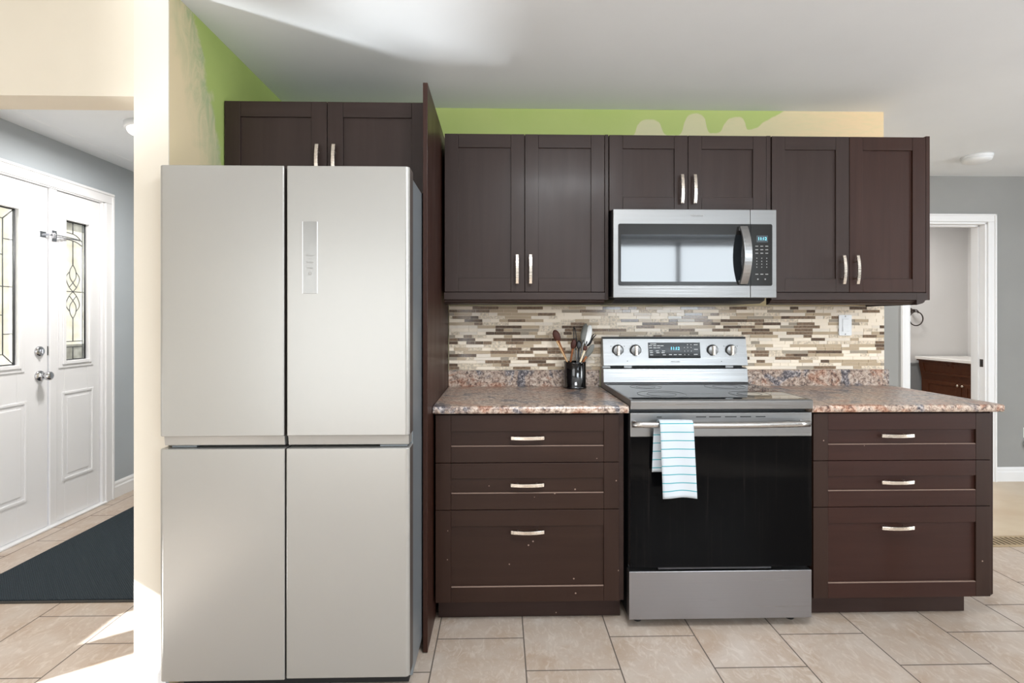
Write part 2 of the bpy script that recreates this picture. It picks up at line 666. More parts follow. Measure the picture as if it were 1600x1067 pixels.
b = MB(); b.box(XD - 0.1, 6.1, -5.1, 2.2, -0.1, 0.0)
struct(b.build('floor', 'tile'))
b = MB(); b.box(XP1 + 0.1, 2.6, 0.21, YF, 0.0, 0.004); b.box(2.6, 6.0, 0.21, YF, 0.0, 0.004)
struct(b.build('floor_hall', 'hall_floor'))
b = MB(); b.box(3.0, 5.12, YF + 0.11, 2.80, 0.0, 0.004)
struct(b.build('floor_bathroom', 'hall_floor'))
b = MB(); b.box(XD - 0.1, 6.1, -5.1, 3.1, H, H + 0.1)
struct(b.build('ceiling', 'ceiling'))
b = MB(); b.box(XP1, 2.08, 0.0, 0.12, 0, H)
struct(b.build('wall_kitchen', 'green_wall'))
b = MB(); b.box(XP0, XP1, -0.98, 0.12, 0, H)
struct(b.build('wall_partition', 'partition'))
b = MB(); b.box(XD, XP0, -0.98, -0.86, 2.03, H)
struct(b.build('wall_header', 'cream_wall'))
# left wall: holes for the entry door, its sidelight and the sunlit side window
b = MB()
b.box(XD - 0.12, XD, 0.93, 2.1, 0, H)
b.box(XD - 0.12, XD, -0.98, 0.93, 2.12, H)
b.box(XD - 0.12, XD, -0.98, -0.50, 0, 2.12)
struct(b.build('wall_entry', 'blue_wall'))
SY0, SY1, SZ0, SZ1 = -2.165, -1.25, 0.68, 1.38
b = MB()
b.box(XD - 0.12, XD, -5.0, -3.4, 0, H)
b.box(XD - 0.12, XD, -3.4, SY0, 0.9, H)  # low slot below added to let the upward sun reach the ceiling
b.box(XD - 0.12, XD, -3.4, SY0, 0, 0.42)
b.box(XD - 0.12, XD, -1.93, SY1, 0.95, SZ1)  # unseen block added to keep the upward sun off the header
b.box(XD - 0.12, XD, SY1, -0.98, 0, H)
b.box(XD - 0.12, XD, SY0, SY1, SZ1, H)
b.box(XD - 0.12, XD, SY0, SY1, 0, SZ0)
struct(b.build('wall_left', 'cream_wall'))
b = MB()
for y0, y1 in ((-1.545, -1.525), (-1.72, -1.578), (SY1 - 0.03, SY1)):
    b.box(XD - 0.08, XD - 0.03, y0, y1, SZ0, SZ1)
for zz in (SZ0 + 0.01, SZ1 - 0.01):
    b.box(XD - 0.08, XD - 0.03, SY0, SY1, zz - 0.01, zz + 0.01)
struct(b.build('window_1', 'trim'))
# back and right walls behind the camera, patio door and side opening added for light
b = MB()
b.box(XD, 6.0, -5.1, -5.0, 2.35, H)
b.box(XD, -2.6, -5.1, -5.0, 0, 2.35)
b.box(-2.6, -0.4, -5.1, -5.0, 2.12, 2.35)
b.box(-0.4, 1.5, -5.1, -5.0, 0, 2.35)
b.box(1.5, 3.2, -5.1, -5.0, 0, 1.2)
b.box(3.2, 6.0, -5.1, -5.0, 0, 2.35)
struct(b.build('wall_back', 'grey_wall'))


def back_window(n, x0, x1, z0, z1):
    b = MB()
    for xx in (x0 + 0.025, (x0 + x1) / 2, x1 - 0.025):
        b.box(xx - 0.03, xx + 0.03, -4.92, -4.88, z0, z1)
    for zz in (z0 + 0.025, z1 - 0.025):
        b.box(x0, x1, -4.92, -4.88, zz - 0.03, zz + 0.03)
    struct(b.build('window_%d' % n, 'trim'))


back_window(2, 1.5, 3.2, 1.2, 2.3)
back_window(3, -2.6, -0.4, 0.05, 2.12)
b = MB()
b.box(6.0, 6.1, -5.0, -3.8, 0, H); b.box(6.0, 6.1, -1.4, YF + 1.8, 0, H)
b.box(6.0, 6.1, -3.8, -1.4, 2.1, H); b.box(6.0, 6.1, -3.8, -1.4, 0, 0.7)
struct(b.build('wall_right', 'grey_wall'))
# far hall wall with the bathroom doorway
DX0, DX1, DZ = 3.195, 3.815, 2.035
b = MB()
b.box(XP0, DX0, YF, YF + 0.11, 0, H)
b.box(DX1, 6.0, YF, YF + 0.11, 0, H)
b.box(DX0, DX1, YF, YF + 0.11, DZ, H)
struct(b.build('wall_far', 'grey_wall'))
b = MB()
b.box(XD, XP0, 1.95, 2.05, 0, H); b.box(XP0 - 0.1, XP0, YF + 0.11, 1.95, 0, H)
struct(b.build('wall_entry_back', 'blue_wall'))
b = MB(); b.box(2.9, 5.22, 2.80, 2.90, 0, H)
struct(b.build('wall_bathroom_back', 'bath_wall'))
b = MB(); b.box(2.9, 3.0, YF + 0.11, 2.80, 0, H)
struct(b.build('wall_bathroom_left', 'bath_wall'))
b = MB(); b.box(5.12, 5.22, YF + 0.11, 2.80, 0, H)
struct(b.build('wall_bathroom_right', 'bath_wall'))
b = MB(); b.box(3.0, 5.12, 2.79, 2.80, 0, 0.79); b.box(3.0, 5.12, 2.782, 2.80, 0.79, 0.805)
struct(b.build('trim_5', 'bath_grey'))


def base(name, segs, m_='trim'):
    b = MB()
    for ax, a0, a1, w, sgn in segs:
        prof = [(0, 0), (0.014, 0), (0.014, 0.075), (0.009, 0.085), (0.009, 0.10), (0.004, 0.112), (0, 0.115)]
        if ax == 'x':
            b.prism([(w + sgn * p, q) for p, q in prof], 'x', a0, a1)
        else:
            b.prism([(w + sgn * p, q) for p, q in prof], 'y', a0, a1)
    return struct(b.build(name, m_))


base('baseboard_far', [('x', 1.0, 3.125, YF, -1), ('x', 3.89, 6.0, YF, -1)])
base('baseboard_partition', [('x', XP0 - 0.014, XP1, -0.98, -1), ('y', -0.98, 0.12, XP0, -1)])
base('baseboard_entry', [('y', 0.965, 1.95, XD, 1), ('x', XD, XP0 - 0.1, 1.95, -1)])
base('baseboard_left', [('y', -4.9, SY0 - 0.3, XD, 1)])

# casing of the bathroom doorway with jamb
b = MB()
for x0, x1 in ((DX0 - 0.065, DX0 - 0.005), (DX1 + 0.005, DX1 + 0.068)):
    b.box(x0, x1, YF - 0.016, YF, 0, DZ + 0.005)
b.box(DX0 - 0.065, DX1 + 0.068, YF - 0.016, YF, DZ + 0.005, DZ + 0.065)
for x0, x1 in ((DX0 - 0.065, DX0 - 0.05), (DX1 + 0.053, DX1 + 0.068)):
    b.box(x0, x1, YF - 0.024, YF - 0.015, 0, DZ + 0.065)
b.box(DX0 - 0.065, DX1 + 0.068, YF - 0.024, YF - 0.015, DZ + 0.05, DZ + 0.065)
o = struct(b.build('trim_1', 'trim', bevel=0.004))
b = MB()
b.box(DX0 - 0.005, DX0 + 0.012, YF - 0.004, YF + 0.12, 0, DZ)
b.box(DX1 - 0.012, DX1 + 0.005, YF - 0.004, YF + 0.12, 0, DZ)
b.box(DX0 - 0.005, DX1 + 0.005, YF - 0.004, YF + 0.12, DZ - 0.012, DZ + 0.005)
b.box(DX1 - 0.024, DX1 - 0.012, YF + 0.045, YF + 0.085, 0, DZ - 0.012)
b.box(DX0 + 0.012, DX0 + 0.024, YF + 0.045, YF + 0.085, 0, DZ - 0.012)
b.box(DX0 + 0.012, DX1 - 0.012, YF + 0.045, YF + 0.085, DZ - 0.024, DZ - 0.012)
jamb = struct(b.build('trim_2', 'trim', bevel=0.002))
b = MB()
b.box(DX1 - 0.0135, DX1 - 0.012, YF + 0.012, YF + 0.04, 0.90, 0.96)
sp = b.build('strike_plate', 'iron', jamb)
b = MB(); b.box(DX1 - 0.0145, DX1 - 0.0134, YF + 0.02, YF + 0.033, 0.915, 0.945)
b.build('latch_hole', 'gasket', sp)

# entry: crown moulding strip where wall meets ceiling
b = MB()
b.prism([(XD, H - 0.015), (XD + 0.02, H - 0.015), (XD + 0.14, H - 0.006), (XD + 0.15, H), (XD, H)], 'y', -0.86, 1.95)
struct(b.build('trim_3', 'ceiling'))

# entry door, frame and sidelight ------------------------------------------
b = MB()   # casing and jambs
b.box(XD, XD + 0.02, 0.895, 0.965, 0, 2.0848)
b.box(XD, XD + 0.02, -0.55, 0.965, 2.085, 2.155)
b.box(XD + 0.018, XD + 0.027, 0.95, 0.968, 0, 2.1395)
b.box(XD + 0.018, XD + 0.0272, -0.55, 0.9682, 2.14, 2.1575)
b.box(XD - 0.11, XD + 0.012, 0.87, 0.90, 0, 2.11)
b.box(XD - 0.11, XD + 0.012, -0.50, 0.90, 2.078, 2.11)
b.box(XD - 0.11, XD + 0.012, -0.50, -0.465, 0, 2.09)
b.box(XD, XD + 0.02, -0.55, -0.49, 0, 2.0848)
b.box(XD - 0.10, XD + 0.004, 0.462, 0.515, 0, 2.08)
b.box(XD - 0.11, XD + 0.03, -0.5, 0.90, 0.0, 0.012)
struct(b.build('trim_4', 'door_white', bevel=0.004))


def ring(b, y0, y1, z0, z1, w, x0, x1):
    b.box(x0, x1, y0 - w, y0, z0 - w, z1 + w)
    b.box(x0, x1, y1, y1 + w, z0 - w, z1 + w)
    b.box(x0, x1, y0, y1, z0 - w, z0)
    b.box(x0, x1, y0, y1, z1, z1 + w)


def slab(name, y0, y1, gy0, gy1, gz0, gz1, panels, xf):
    """a door leaf with a glazed opening and raised lower panels"""
    b = MB()
    z0, z1 = 0.014, 2.075
    xb = xf - 0.042
    b.box(xb, xf, y0, gy0, z0, z1)
    b.box(xb, xf, gy1, y1, z0, z1)
    b.box(xb, xf, gy0, gy1, z0, gz0)
    b.box(xb, xf, gy0, gy1, gz1, z1)
    ring(b, gy0, gy1, gz0, gz1, 0.022, xf - 0.001, xf + 0.014)
    ring(b, gy0 - 0.022, gy1 + 0.022, gz0 - 0.022, gz1 + 0.022, 0.022, xf - 0.001, xf + 0.007)
    for (p0, p1, q0, q1) in panels:
        ring(b, p0, p1, q0, q1, 0.016, xf - 0.001, xf + 0.006)
        b.box(xf - 0.001, xf + 0.004, p0 + 0.022, p1 - 0.022, q0 + 0.022, q1 - 0.022)
    return struct(b.build(name, 'door_white', bevel=0.004))


XF = XD - 0.004
GZ0, GZ1 = 1.012, 1.905
door = slab('door_1', -0.458, 0.455, -0.255, 0.255, GZ0, GZ1, [(-0.30, -0.06, 0.23, 0.78), (0.06, 0.30, 0.23, 0.78)], XF)
side = slab('window_4', 0.519, 0.866, 0.578, 0.762, GZ0, GZ1, [(0.575, 0.795, 0.27, 0.80)], XF)

b = MB(); b.box(XF - 0.024, XF - 0.018, -0.255, 0.255, GZ0, GZ1)
b.build('glass', 'door_glass', door)
b = MB(); b.box(XF - 0.024, XF - 0.018, 0.578, 0.762, GZ0 + 0.10, GZ1 - 0.055)
b.build('glass', 'door_glass', side)
b = MB(); b.box(XF - 0.024, XF - 0.018, 0.578, 0.762, GZ0, GZ0 + 0.10); b.box(XF - 0.024, XF - 0.018, 0.578, 0.762, GZ1 - 0.055, GZ1)
tag(b.build('glass', 'door_glass_grey', side), 'darker grey glass band')
# lead cames
xc = XF - 0.014


def came(b, pts, r=0.0028):
    b.tube([(xc, p[0], p[1]) for p in pts], r, 6)


def spline(ctrl, n=8):
    out = []
    P = [ctrl[0]] + list(ctrl) + [ctrl[-1]]
    for i in range(1, len(P) - 2):
        for k in range(n):
            t_ = k / n
            a, b_, c_, d_ = P[i - 1], P[i], P[i + 1], P[i + 2]
            out.append(tuple(0.5 * ((2 * b_[j]) + (-a[j] + c_[j]) * t_ + (2 * a[j] - 5 * b_[j] + 4 * c_[j] - d_[j]) * t_ ** 2 +
                                    (-a[j] + 3 * b_[j] - 3 * c_[j] + d_[j]) * t_ ** 3) for j in range(len(a))))
    out.append(tuple(ctrl[-1]))
    return out


b = MB()
gh = GZ1 - GZ0


def S(u, v):
    return (0.578 + u * 0.184, GZ1 - v * gh)


cu_ = 0.45
came(b, [S(0.02, 0.004), S(0.98, 0.004)], 0.004); came(b, [S(0.02, 0.996), S(0.98, 0.996)], 0.004)
came(b, [S(0.02, 0), S(0.02, 1)], 0.003); came(b, [S(0.965, 0), S(0.965, 1)], 0.006); came(b, [S(0.87, 0), S(0.87, 1)])
came(b, spline([S(0.02, 0.085), S(0.3, 0.083), S(0.6, 0.095), S(0.87, 0.135)])); came(b, spline([S(0.02, 0.135), S(0.3, 0.133), S(0.6, 0.142), S(0.87, 0.165)]))
came(b, [S(cu_, 0), S(cu_, 0.085)]); came(b, [S(cu_, 0.135), S(cu_, 0.31)]); came(b, [S(cu_, 0.70), S(cu_, 0.865)]); came(b, [S(cu_, 0.905), S(cu_, 1)])
came(b, [S(0.02, 0.505), S(0.965, 0.505)])
came(b, [S(0.02, 0.865), S(0.87, 0.865)]); came(b, [S(0.02, 0.905), S(0.87, 0.905)])
for sg in (-1, 1):
    for fl in (0, 1):
        def T(u, v):
            return S(cu_ + sg * u, v if not fl else 1.01 - v)
        came(b, spline([T(0, 0.31), T(0.12, 0.35), T(0.13, 0.40), T(0, 0.44), T(-0.16, 0.475)]), 0.0024)
        came(b, spline([T(0.13, 0.36), T(0.27, 0.395), T(0.27, 0.43), T(0.15, 0.475), T(0, 0.505)]), 0.0024)
b.build('came', 'came', side)
b = MB()
for y_ in (-0.25, 0.25):
    came(b, [(y_, GZ0), (y_, GZ1)], 0.006)
for z_ in (GZ0 + 0.004, GZ1 - 0.004):
    came(b, [(-0.255, z_), (0.255, z_)], 0.004)
for y_ in (-0.185, 0.185, -0.13, 0.13):
    came(b, [(y_, GZ0 + 0.065), (y_, GZ1 - 0.065)])
for z_ in (GZ0 + 0.065, GZ1 - 0.065):
    came(b, [(-0.185, z_), (0.185, z_)])
for sy in (-1, 1):
    for zc, sz in ((GZ0, 1), (GZ1, -1)):
        came(b, [(sy * 0.25, zc + sz * 0.004), (sy * 0.185, zc + sz * 0.065)])
    for v in (0.2, 0.5, 0.8):
        came(b, [(sy * 0.185, GZ0 + v * gh), (sy * 0.25, GZ0 + v * gh)])
    for v in (0.32, 0.5, 0.7):
        came(b, [(sy * 0.13, GZ0 + v * gh), (sy * 0.185, GZ0 + v * gh)])
came(b, [(0.13 * math.cos(a * PI / 16), GZ0 + 0.7 * gh + 0.12 * math.sin(a * PI / 16)) for a in range(17)])
b.build('came', 'came', door)
# deadbolt, knob, guard
b = MB()
b.lathe([(0, 0.0), (0.031, 0.0), (0.031, 0.006), (0.026, 0.012), (0.014, 0.014), (0, 0.014)], (XF, 0.398, 1.082), 'x', 28)
db = b.build('deadbolt', 'chrome', door)
b = MB(); b.box(XF + 0.013, XF + 0.028, 0.393, 0.403, 1.068, 1.096)
b.build('thumb_turn', 'chrome', db, bevel=0.002)
b = MB()
b.lathe([(0, 0.0), (0.032, 0.0), (0.032, 0.006), (0.028, 0.01), (0.013, 0.014), (0.012, 0.034), (0.022, 0.042), (0.027, 0.054), (0.025, 0.066), (0.014, 0.072), (0, 0.073)],
        (XF, 0.40, 0.935), 'x', 28)
b.build('knob', 'chrome', door)
b = MB()
b.box(XF, XF + 0.003, 0.40, 0.444, 1.770, 1.806)
b.box(XF, XF + 0.022, 0.438, 0.446, 1.782, 1.796)
b.tube([(XF + 0.024, 0.44, 1.789), (XF + 0.024, 0.46, 1.789)], 0.006, 8)
b.build('guard_catch', 'chrome', door, bevel=0.001)
b = MB()
b.box(XD + 0.004, XD + 0.008, 0.472, 0.508, 1.755, 1.822)
b.box(XD + 0.007, XD + 0.028, 0.474, 0.486, 1.77, 1.806)
for dz in (-0.006, 0.006):
    b.tube([(XD + 0.026, 0.476, 1.788 + dz), (XD + 0.026, 0.60, 1.788 + dz * 0.6), (XD + 0.026, 0.655, 1.787 + dz * 0.3)], 0.0035, 8)
b.lathe([(0, -0.006), (0.007, -0.004), (0.007, 0.004), (0, 0.006)], (XD + 0.026, 0.66, 1.787), 'x', 12)
tag(b.build('door_guard', 'chrome', None, bevel=0.001), 'chrome swing-arm door guard on the white post between entry door and sidelight', 'door guard')
# hinge-side latch face
b = MB(); b.box(XF - 0.03, XF + 0.0015, 0.4552, 0.4582, 1.055, 1.11); b.box(XF - 0.03, XF + 0.0015, 0.4552, 0.4582, 0.915, 0.955)
b.build('latch_face', 'gasket', door)

# ------------------------------------------------------------------ entry mat, lamp
b = MB()
b.prism(rounded(-2.49, -1.33, -0.40, 1.35, 0.01, 3), 'z', 0.0, 0.006)
o = b.build('door_mat', 'rubber_edge')
tag(o, 'charcoal ribbed door mat on the tiles inside the white entry door', 'mat')
b = MB()
b.prism(rounded(-2.478, -1.342, -0.388, 1.338, 0.01, 3), 'z', 0.0055, 0.012)
b.build('carpet_top', 'mat', o, bevel=0.002)

lamp = thing('ceiling_light', (-2.03, 0.32, H), 'round white flush ceiling light in the entry above the door mat', 'ceiling light')
b = MB(); b.lathe([(0, 0), (0.15, 0), (0.15, -0.025), (0.145, -0.03), (0, -0.03)], lamp.location, 'z', 36)
b.build('base', 'white_plastic', lamp)
m = mat('lit_diffuser', (250, 248, 242), 0.4, emit=(255, 250, 240), estr=1.2)
M['diffuser'] = m
b = MB(); b.lathe([(0.135, -0.029), (0.13, -0.045), (0.09, -0.062), (0.04, -0.069), (0, -0.07)], lamp.location, 'z', 36)
b.build('diffuser', 'diffuser', lamp)
area('entry_lamp_light', (-2.03, 0.32, H - 0.075), (0, 0, -1), 0.22, 0.22, 19, (1, 0.97, 0.93))

# ------------------------------------------------------------------ cabinets


def shaker(name, x0, x1, z0, z1, yb, parent, mv, mh, mp=None, st=0.063, rt=0.063, rb=0.063, th=0.02, rec=0.008, dusty=True):
    """a framed front: stiles, rails and a recessed panel; front face at y = yb - th"""
    yf = yb - th
    b = MB()
    b.box(x0, x0 + st, yf, yb, z0, z1, 0)
    b.box(x1 - st, x1, yf, yb, z0, z1, 0)
    g = 0.0006
    b.box(x0 + st + g, x1 - st - g, yf + 0.0004, yb, z1 - rt, z1, 1)
    b.box(x0 + st + g, x1 - st - g, yf + 0.0004, yb, z0, z0 + rb, 1)
    b.box(x0 + st - 0.004, x1 - st + 0.004, yf + rec, yb - 0.002, z0 + rb - 0.004, z1 - rt + 0.004, 2)
    if dusty:
        fs = b.box(x0 + st + 0.001, x1 - st - 0.001, yf + 0.0006, yf + rec, z0 + rb - 0.0005, z0 + rb + 0.0028, 3)
    return b.build(name, [mv, mh, mp or mh, 'worn'], parent, bevel=0.0012)


def bow_handle(x, y, z, L, vertical, parent, name='handle'):
    """bowed flat bar on two posts, standing off the face y towards -y"""
    b = MB()
    n = 10
    pts = []
    for i in range(n + 1):
        s = i / n * 2 - 1
        out = 0.022 + 0.010 * (1 - s * s)
        pts.append((x, y - out, z + s * L / 2) if vertical else (x + s * L / 2, y - out, z))
    hw, ht = 0.0068, 0.0035
    vs = []
    for p in pts:
        p = Vector(p)
        q = []
        for a, c in ((-hw, -ht), (hw, -ht), (hw, ht), (-hw, ht)):
            q.append(b.bm.verts.new(p + (Vector((a, c, 0)) if vertical else Vector((0, c, a)))))
        vs.append(q)
    for a, c in zip(vs, vs[1:]):
        for k in range(4):
            b.bm.faces.new((a[k], a[(k + 1) % 4], c[(k + 1) % 4], c[k]))
    b.bm.faces.new(vs[0]); b.bm.faces.new(vs[-1][::-1])
    for s in (-0.5, 0.5):
        d = s * L * 0.58
        c = (x, y, z + d) if vertical else (x + d, y, z)
        b.tube([c, (c[0], y - 0.028, c[2])], 0.0042, 10)
    bmesh.ops.recalc_face_normals(b.bm, faces=b.bm.faces)
    return b.build(name, 'nickel', parent, bevel=0.001)


ZU0, ZU1 = 1.40, 2.14
YU = -0.33


def upper(name, x0, x1, z0, z1, label, hz, group, rail=False, rail_end=False, yb=YU, mv='cab', mh='cab_h', hx=None, split=None, mright=None):
    c = thing(name, ((x0 + x1) / 2, yb / 2, z0), label, 'cabinet', group)
    b = MB()
    b.box(x0, x1, yb, -0.002, z0, z1)
    b.build('carcass', 'cab', c, bevel=0.001)
    xm = split or (x0 + x1) / 2
    for i, (a, d) in enumerate(((x0 + 0.002, xm - 0.0015), (xm + 0.0015, x1 - 0.002))):
        mm = (mright, mright) if (mright and i) else (mv, mh)
        dr = shaker('door', a, d, z0 + 0.002, z1 - 0.002, yb - 0.001, c, mm[0], mm[1], mm[0], dusty=False)
        hxx = (hx[i] if hx else (d - 0.034 if i == 0 else a + 0.034))
        bow_handle(hxx, yb - 0.021, hz, 0.136, True, dr)
    if rail:
        b = MB()
        yf = yb - 0.021
        b.prism([(yf, z0 - 0.001), (yf, z0 - 0.034), (yf + 0.010, z0 - 0.038), (yf + 0.012, z0 - 0.044), (yf + 0.02, z0 - 0.050),
                 (yf + 0.034, z0 - 0.054), (yf + 0.05, z0 - 0.058), (yf + 0.05, z0 - 0.001)], 'x', x0, x1 - (0.0 if not rail_end else 0.0455))
        if rail_end:
            xe = x1
            b.prism([(xe + 0.006, z0 - 0.001), (xe + 0.006, z0 - 0.034), (xe - 0.006, z0 - 0.038), (xe - 0.008, z0 - 0.044), (xe - 0.016, z0 - 0.050),
                     (xe - 0.03, z0 - 0.054), (xe - 0.045, z0 - 0.058), (xe - 0.045, z0 - 0.001)], 'y', yf, -0.004)
        b.build('light_rail', 'cab_h', c)
    return c


M['cab_warm'] = wood('warm_brown_cabinet', (48, 24, 15), 0.44, 6)
GU = 'upper cabinets over the mosaic backsplash'
upper('upper_cabinet', -0.262, 0.489, ZU0, ZU1, 'dark brown two-door upper cabinet between the tall side panel and the microwave cabinet', 1.506, GU, rail=True, hx=(0.077, 0.139), split=0.113)
upper('upper_cabinet', 0.508, 1.256, 1.782, ZU1, 'short dark brown two-door upper cabinet directly above the microwave', 1.881, GU, hx=(0.847, 0.907), split=0.882)
uc = upper('upper_cabinet', 1.279, 2.022, ZU0, ZU1, 'dark brown two-door upper cabinet at the free end, beside the bathroom doorway', 1.506, GU, rail=True, rail_end=True,
           hx=(1.612, 1.677), split=1.652, mright='cab_warm')
b = MB(); b.box(2.0222, 2.041, YU - 0.02, -0.002, ZU0 - 0.035, ZU1 + 0.004)
tag(b.build('end_panel', 'cab_warm', uc, bevel=0.001), None)
b = MB(); b.box(0.4905, 0.5065, YU - 0.016, -0.004, ZU0 - 0.034, ZU1 + 0.001)
tag(b.build('filler_strip', 'cab', None, bevel=0.001), 'narrow dark brown filler strip left of the microwave', 'filler strip', 'cabinet filler strips')
b = MB(); b.box(1.2575, 1.2775, YU - 0.016, -0.004, ZU0 + 0.38, ZU1 + 0.001)
tag(b.build('filler_strip', 'cab', None, bevel=0.001), 'narrow dark brown filler strip right of the cabinet above the microwave', 'filler strip', 'cabinet filler strips')

# cabinet above the refrigerator
upper('upper_cabinet', -1.127, -0.300, 1.788, 2.166, 'deep dark brown two-door cabinet above the refrigerator', 1.915, None, yb=-0.61, hx=(-0.744, -0.677), split=-0.71)
# tall panel right of the refrigerator
b = MB(); b.box(-0.2955, -0.2775, -0.79, -0.002, 0.004, 2.174)
tag(b.build('tall_side_panel', 'cab_warm', None, bevel=0.0015), 'tall dark brown side panel standing right of the refrigerator', 'panel')

# base cabinets


def base_cab(x0, x1, label, mv, mh, st, zs, kick_x1, group, hxs, hzs):
    c = thing('base_cabinet', ((x0 + x1) / 2, -0.32, 0.0), label, 'cabinet', group)
    yb = -0.612
    b = MB()
    b.box(x0, x1, yb, -0.03, 0.10, 0.884)
    b.build('carcass', mv, c, bevel=0.001)
    b = MB()
    b.box(x0 + 0.004, kick_x1, -0.555, -0.54, 0.003, 0.0995)
    b.box(kick_x1 - 0.016, kick_x1, -0.54, -0.04, 0.003, 0.0995)
    b.box(x0 + 0.004, x0 + 0.02, -0.54, -0.04, 0.003, 0.0995)
    b.build('kick_board', 'kick', c, bevel=0.001)
    for i, ((z0, z1, rb, rt), hx_, hz_) in enumerate(zip(zs, hxs, hzs)):
        d = shaker('drawer', x0 + 0.001, x1 - 0.001, z0, z1, yb - 0.001, c, mv, mh, mh, st, rt, rb, rec=0.009)
        bow_handle(hx_, yb - 0.021 + (0.009 if i < 2 else 0.009), hz_, 0.137, False, d)
    return c


ZS = [(0.683, 0.879, 0.066, 0.068), (0.489, 0.680, 0.066, 0.063), (0.107, 0.486, 0.062, 0.066)]
GB = 'base cabinets under the granite-look counter'
bl = base_cab(-0.268, 0.492, 'dark brown three-drawer base cabinet left of the range', 'cab_base_v', 'cab_base', 0.063, ZS, 0.513, GB, (0.111, 0.110, 0.111), (0.786, 0.593, 0.400))
b = MB(); b.box(0.4925, 0.5150, -0.612, -0.03, 0.10, 0.884)
b.build('filler', 'kick', bl, bevel=0.001)
br = base_cab(1.306, 2.063, 'reddish brown three-drawer base cabinet right of the range, at the open end', 'cab_base_v', 'cab_red', 0.062, ZS, 2.02, GB, (1.656, 1.656, 1.656), (0.788, 0.594, 0.404))
b = MB(); b.prism([(-0.628, 0.884), (-0.628, 0.115), (-0.615, 0.10), (-0.03, 0.10), (-0.03, 0.884)], 'x', 2.0635, 2.078)
b.build('end_panel', 'cab_base_v', br, bevel=0.001)


# countertops


def counter(x0, x1, label, sx0, sx1):
    b = MB()
    yf = -0.655
    prof = [(-0.003, 0.886), (yf + 0.01, 0.886), (yf + 0.003, 0.889), (yf, 0.896), (yf, 0.908), (yf + 0.003, 0.914), (yf + 0.01, 0.9175), (-0.003, 0.9175)]
    b.prism(prof, 'x', x0, x1)
    o = b.build('countertop', 'granite', None)
    b = MB()
    b.prism([(-0.0025, 0.9178), (-0.021, 0.9178), (-0.021, 0.998), (-0.017, 1.003), (-0.0025, 1.003)], 'x', sx0, sx1)
    b.build('upstand', 'granite', o)
    return tag(o, label, 'countertop', 'granite-look countertops')


counter(-0.275, 0.5265, 'speckled granite-look countertop left of the range, with the black crock on it', -0.275, 0.5265)
counter(1.290, 2.102, 'speckled granite-look countertop right of the range, ending in a free corner', 1.290, 2.094)

# mosaic backsplash
random.seed(11)
b = MB()
b.box(-0.274, 2.078, -0.006, -0.0005, 1.0035, 1.345, 7)
rows = 20
ph = (1.342 - 1.005) / rows
for r in range(rows):
    z0 = 1.0055 + r * ph
    x = -0.273 - random.random() * 0.09
    while x < 2.077:
        L = random.choice((0.045, 0.045, 0.075, 0.095, 0.095, 0.14))
        a, d = max(x, -0.273), min(x + L, 2.077)
        mi = random.choices((0, 1, 2, 3, 4, 5, 6), (23, 12, 15, 18, 18, 9, 5))[0]
        if d - a > 0.006:
            b.box(a + 0.0008, d - 0.0008, -0.0095, -0.004, z0 + 0.0009, z0 + ph - 0.0009, mi)
        x += L
tag(b.build('mosaic_backsplash', MOS), 'thin strip mosaic tile backsplash in cream, taupe and brown between counter and upper cabinets', 'backsplash')

# light switch
sw = thing('light_switch', (1.859, -0.0095, 1.19), 'white rocker light switch on the mosaic backsplash near its right end', 'light switch')
b = MB(); b.prism(rounded(1.824, 1.894, 1.186, 1.298, 0.004, 3), 'y', -0.0155, -0.0096)
pl = b.build('cover_plate', 'white_plastic', sw, bevel=0.0015)
b = MB(); b.prism([(-0.0156, 1.208), (-0.0215, 1.209), (-0.0175, 1.2415), (-0.0195, 1.275), (-0.0156, 1.276)], 'x', 1.843, 1.875)
b.build('rocker', 'white_plastic', sw, bevel=0.0008)
for z_ in (1.194, 1.29):
    b = MB(); b.lathe([(0, -0.0012), (0.0032, -0.001), (0.0034, 0)], (1.859, -0.0155, z_), 'y', 12)
    b.build('screw', 'print_grey', pl)

# ------------------------------------------------------------------ refrigerator
fr = thing('refrigerator', (-0.70, -0.65, 0), 'tall pale steel four-door refrigerator at the left end of the cabinets', 'refrigerator')
FX0, FX1, FM = -1.104, -0.297, -0.699
b = MB()
b.box(FX0 + 0.008, FX1 - 0.004, -0.985, -0.30, 0.05, 1.755)
b.build('body', 'fridge_side', fr, bevel=0.004)
b = MB(); b.box(FX0 + 0.012, FX1 - 0.012, -1.0, -0.984, 0.11, 1.75)
b.build('door_gasket', 'gasket', fr)


def fdoor(name, x0, x1, z0, z1, left):
    b = MB()
    yf, yb = -1.07, -0.999
    r = 0.014
    # rounded outer vertical edge, tight inner edge
    def arc(cx_, cy_, rr, a0, a1, n=6):
        return [(cx_ + rr * math.cos(math.radians(a0 + (a1 - a0) * k / n)), cy_ + rr * math.sin(math.radians(a0 + (a1 - a0) * k / n))) for k in range(n + 1)]
    ro, ri = (r, 0.004) if left else (0.004, r)
    poly = [(x0, yb)] + arc(x0 + ro, yf + ro, ro, 180, 270) + arc(x1 - ri, yf + ri, ri, 270, 360) + [(x1, yb)]
    fs = b.prism(poly, 'z', z0, z1)
    b.bm.normal_update()
    # sides darker behind the steel wrap
    for f in fs:
        c = f.calc_center_median()
        if abs(f.normal.x) > 0.98 and c.y > -1.06:
            f.material_index = 1
    return b.build(name, ['fridge', 'fridge_edge'], fr, bevel=0.003, seg=3)


du = fdoor('door', FX0, FM - 0.0045, 0.893, 1.772, True)
dr_ = fdoor('door', FM + 0.0045, FX1, 0.893, 1.772, False)
fdoor('freezer_door', FX0, FM - 0.0025, 0.100, 0.852, True)
fdoor('freezer_door', FM + 0.0025, FX1, 0.104, 0.852, False)
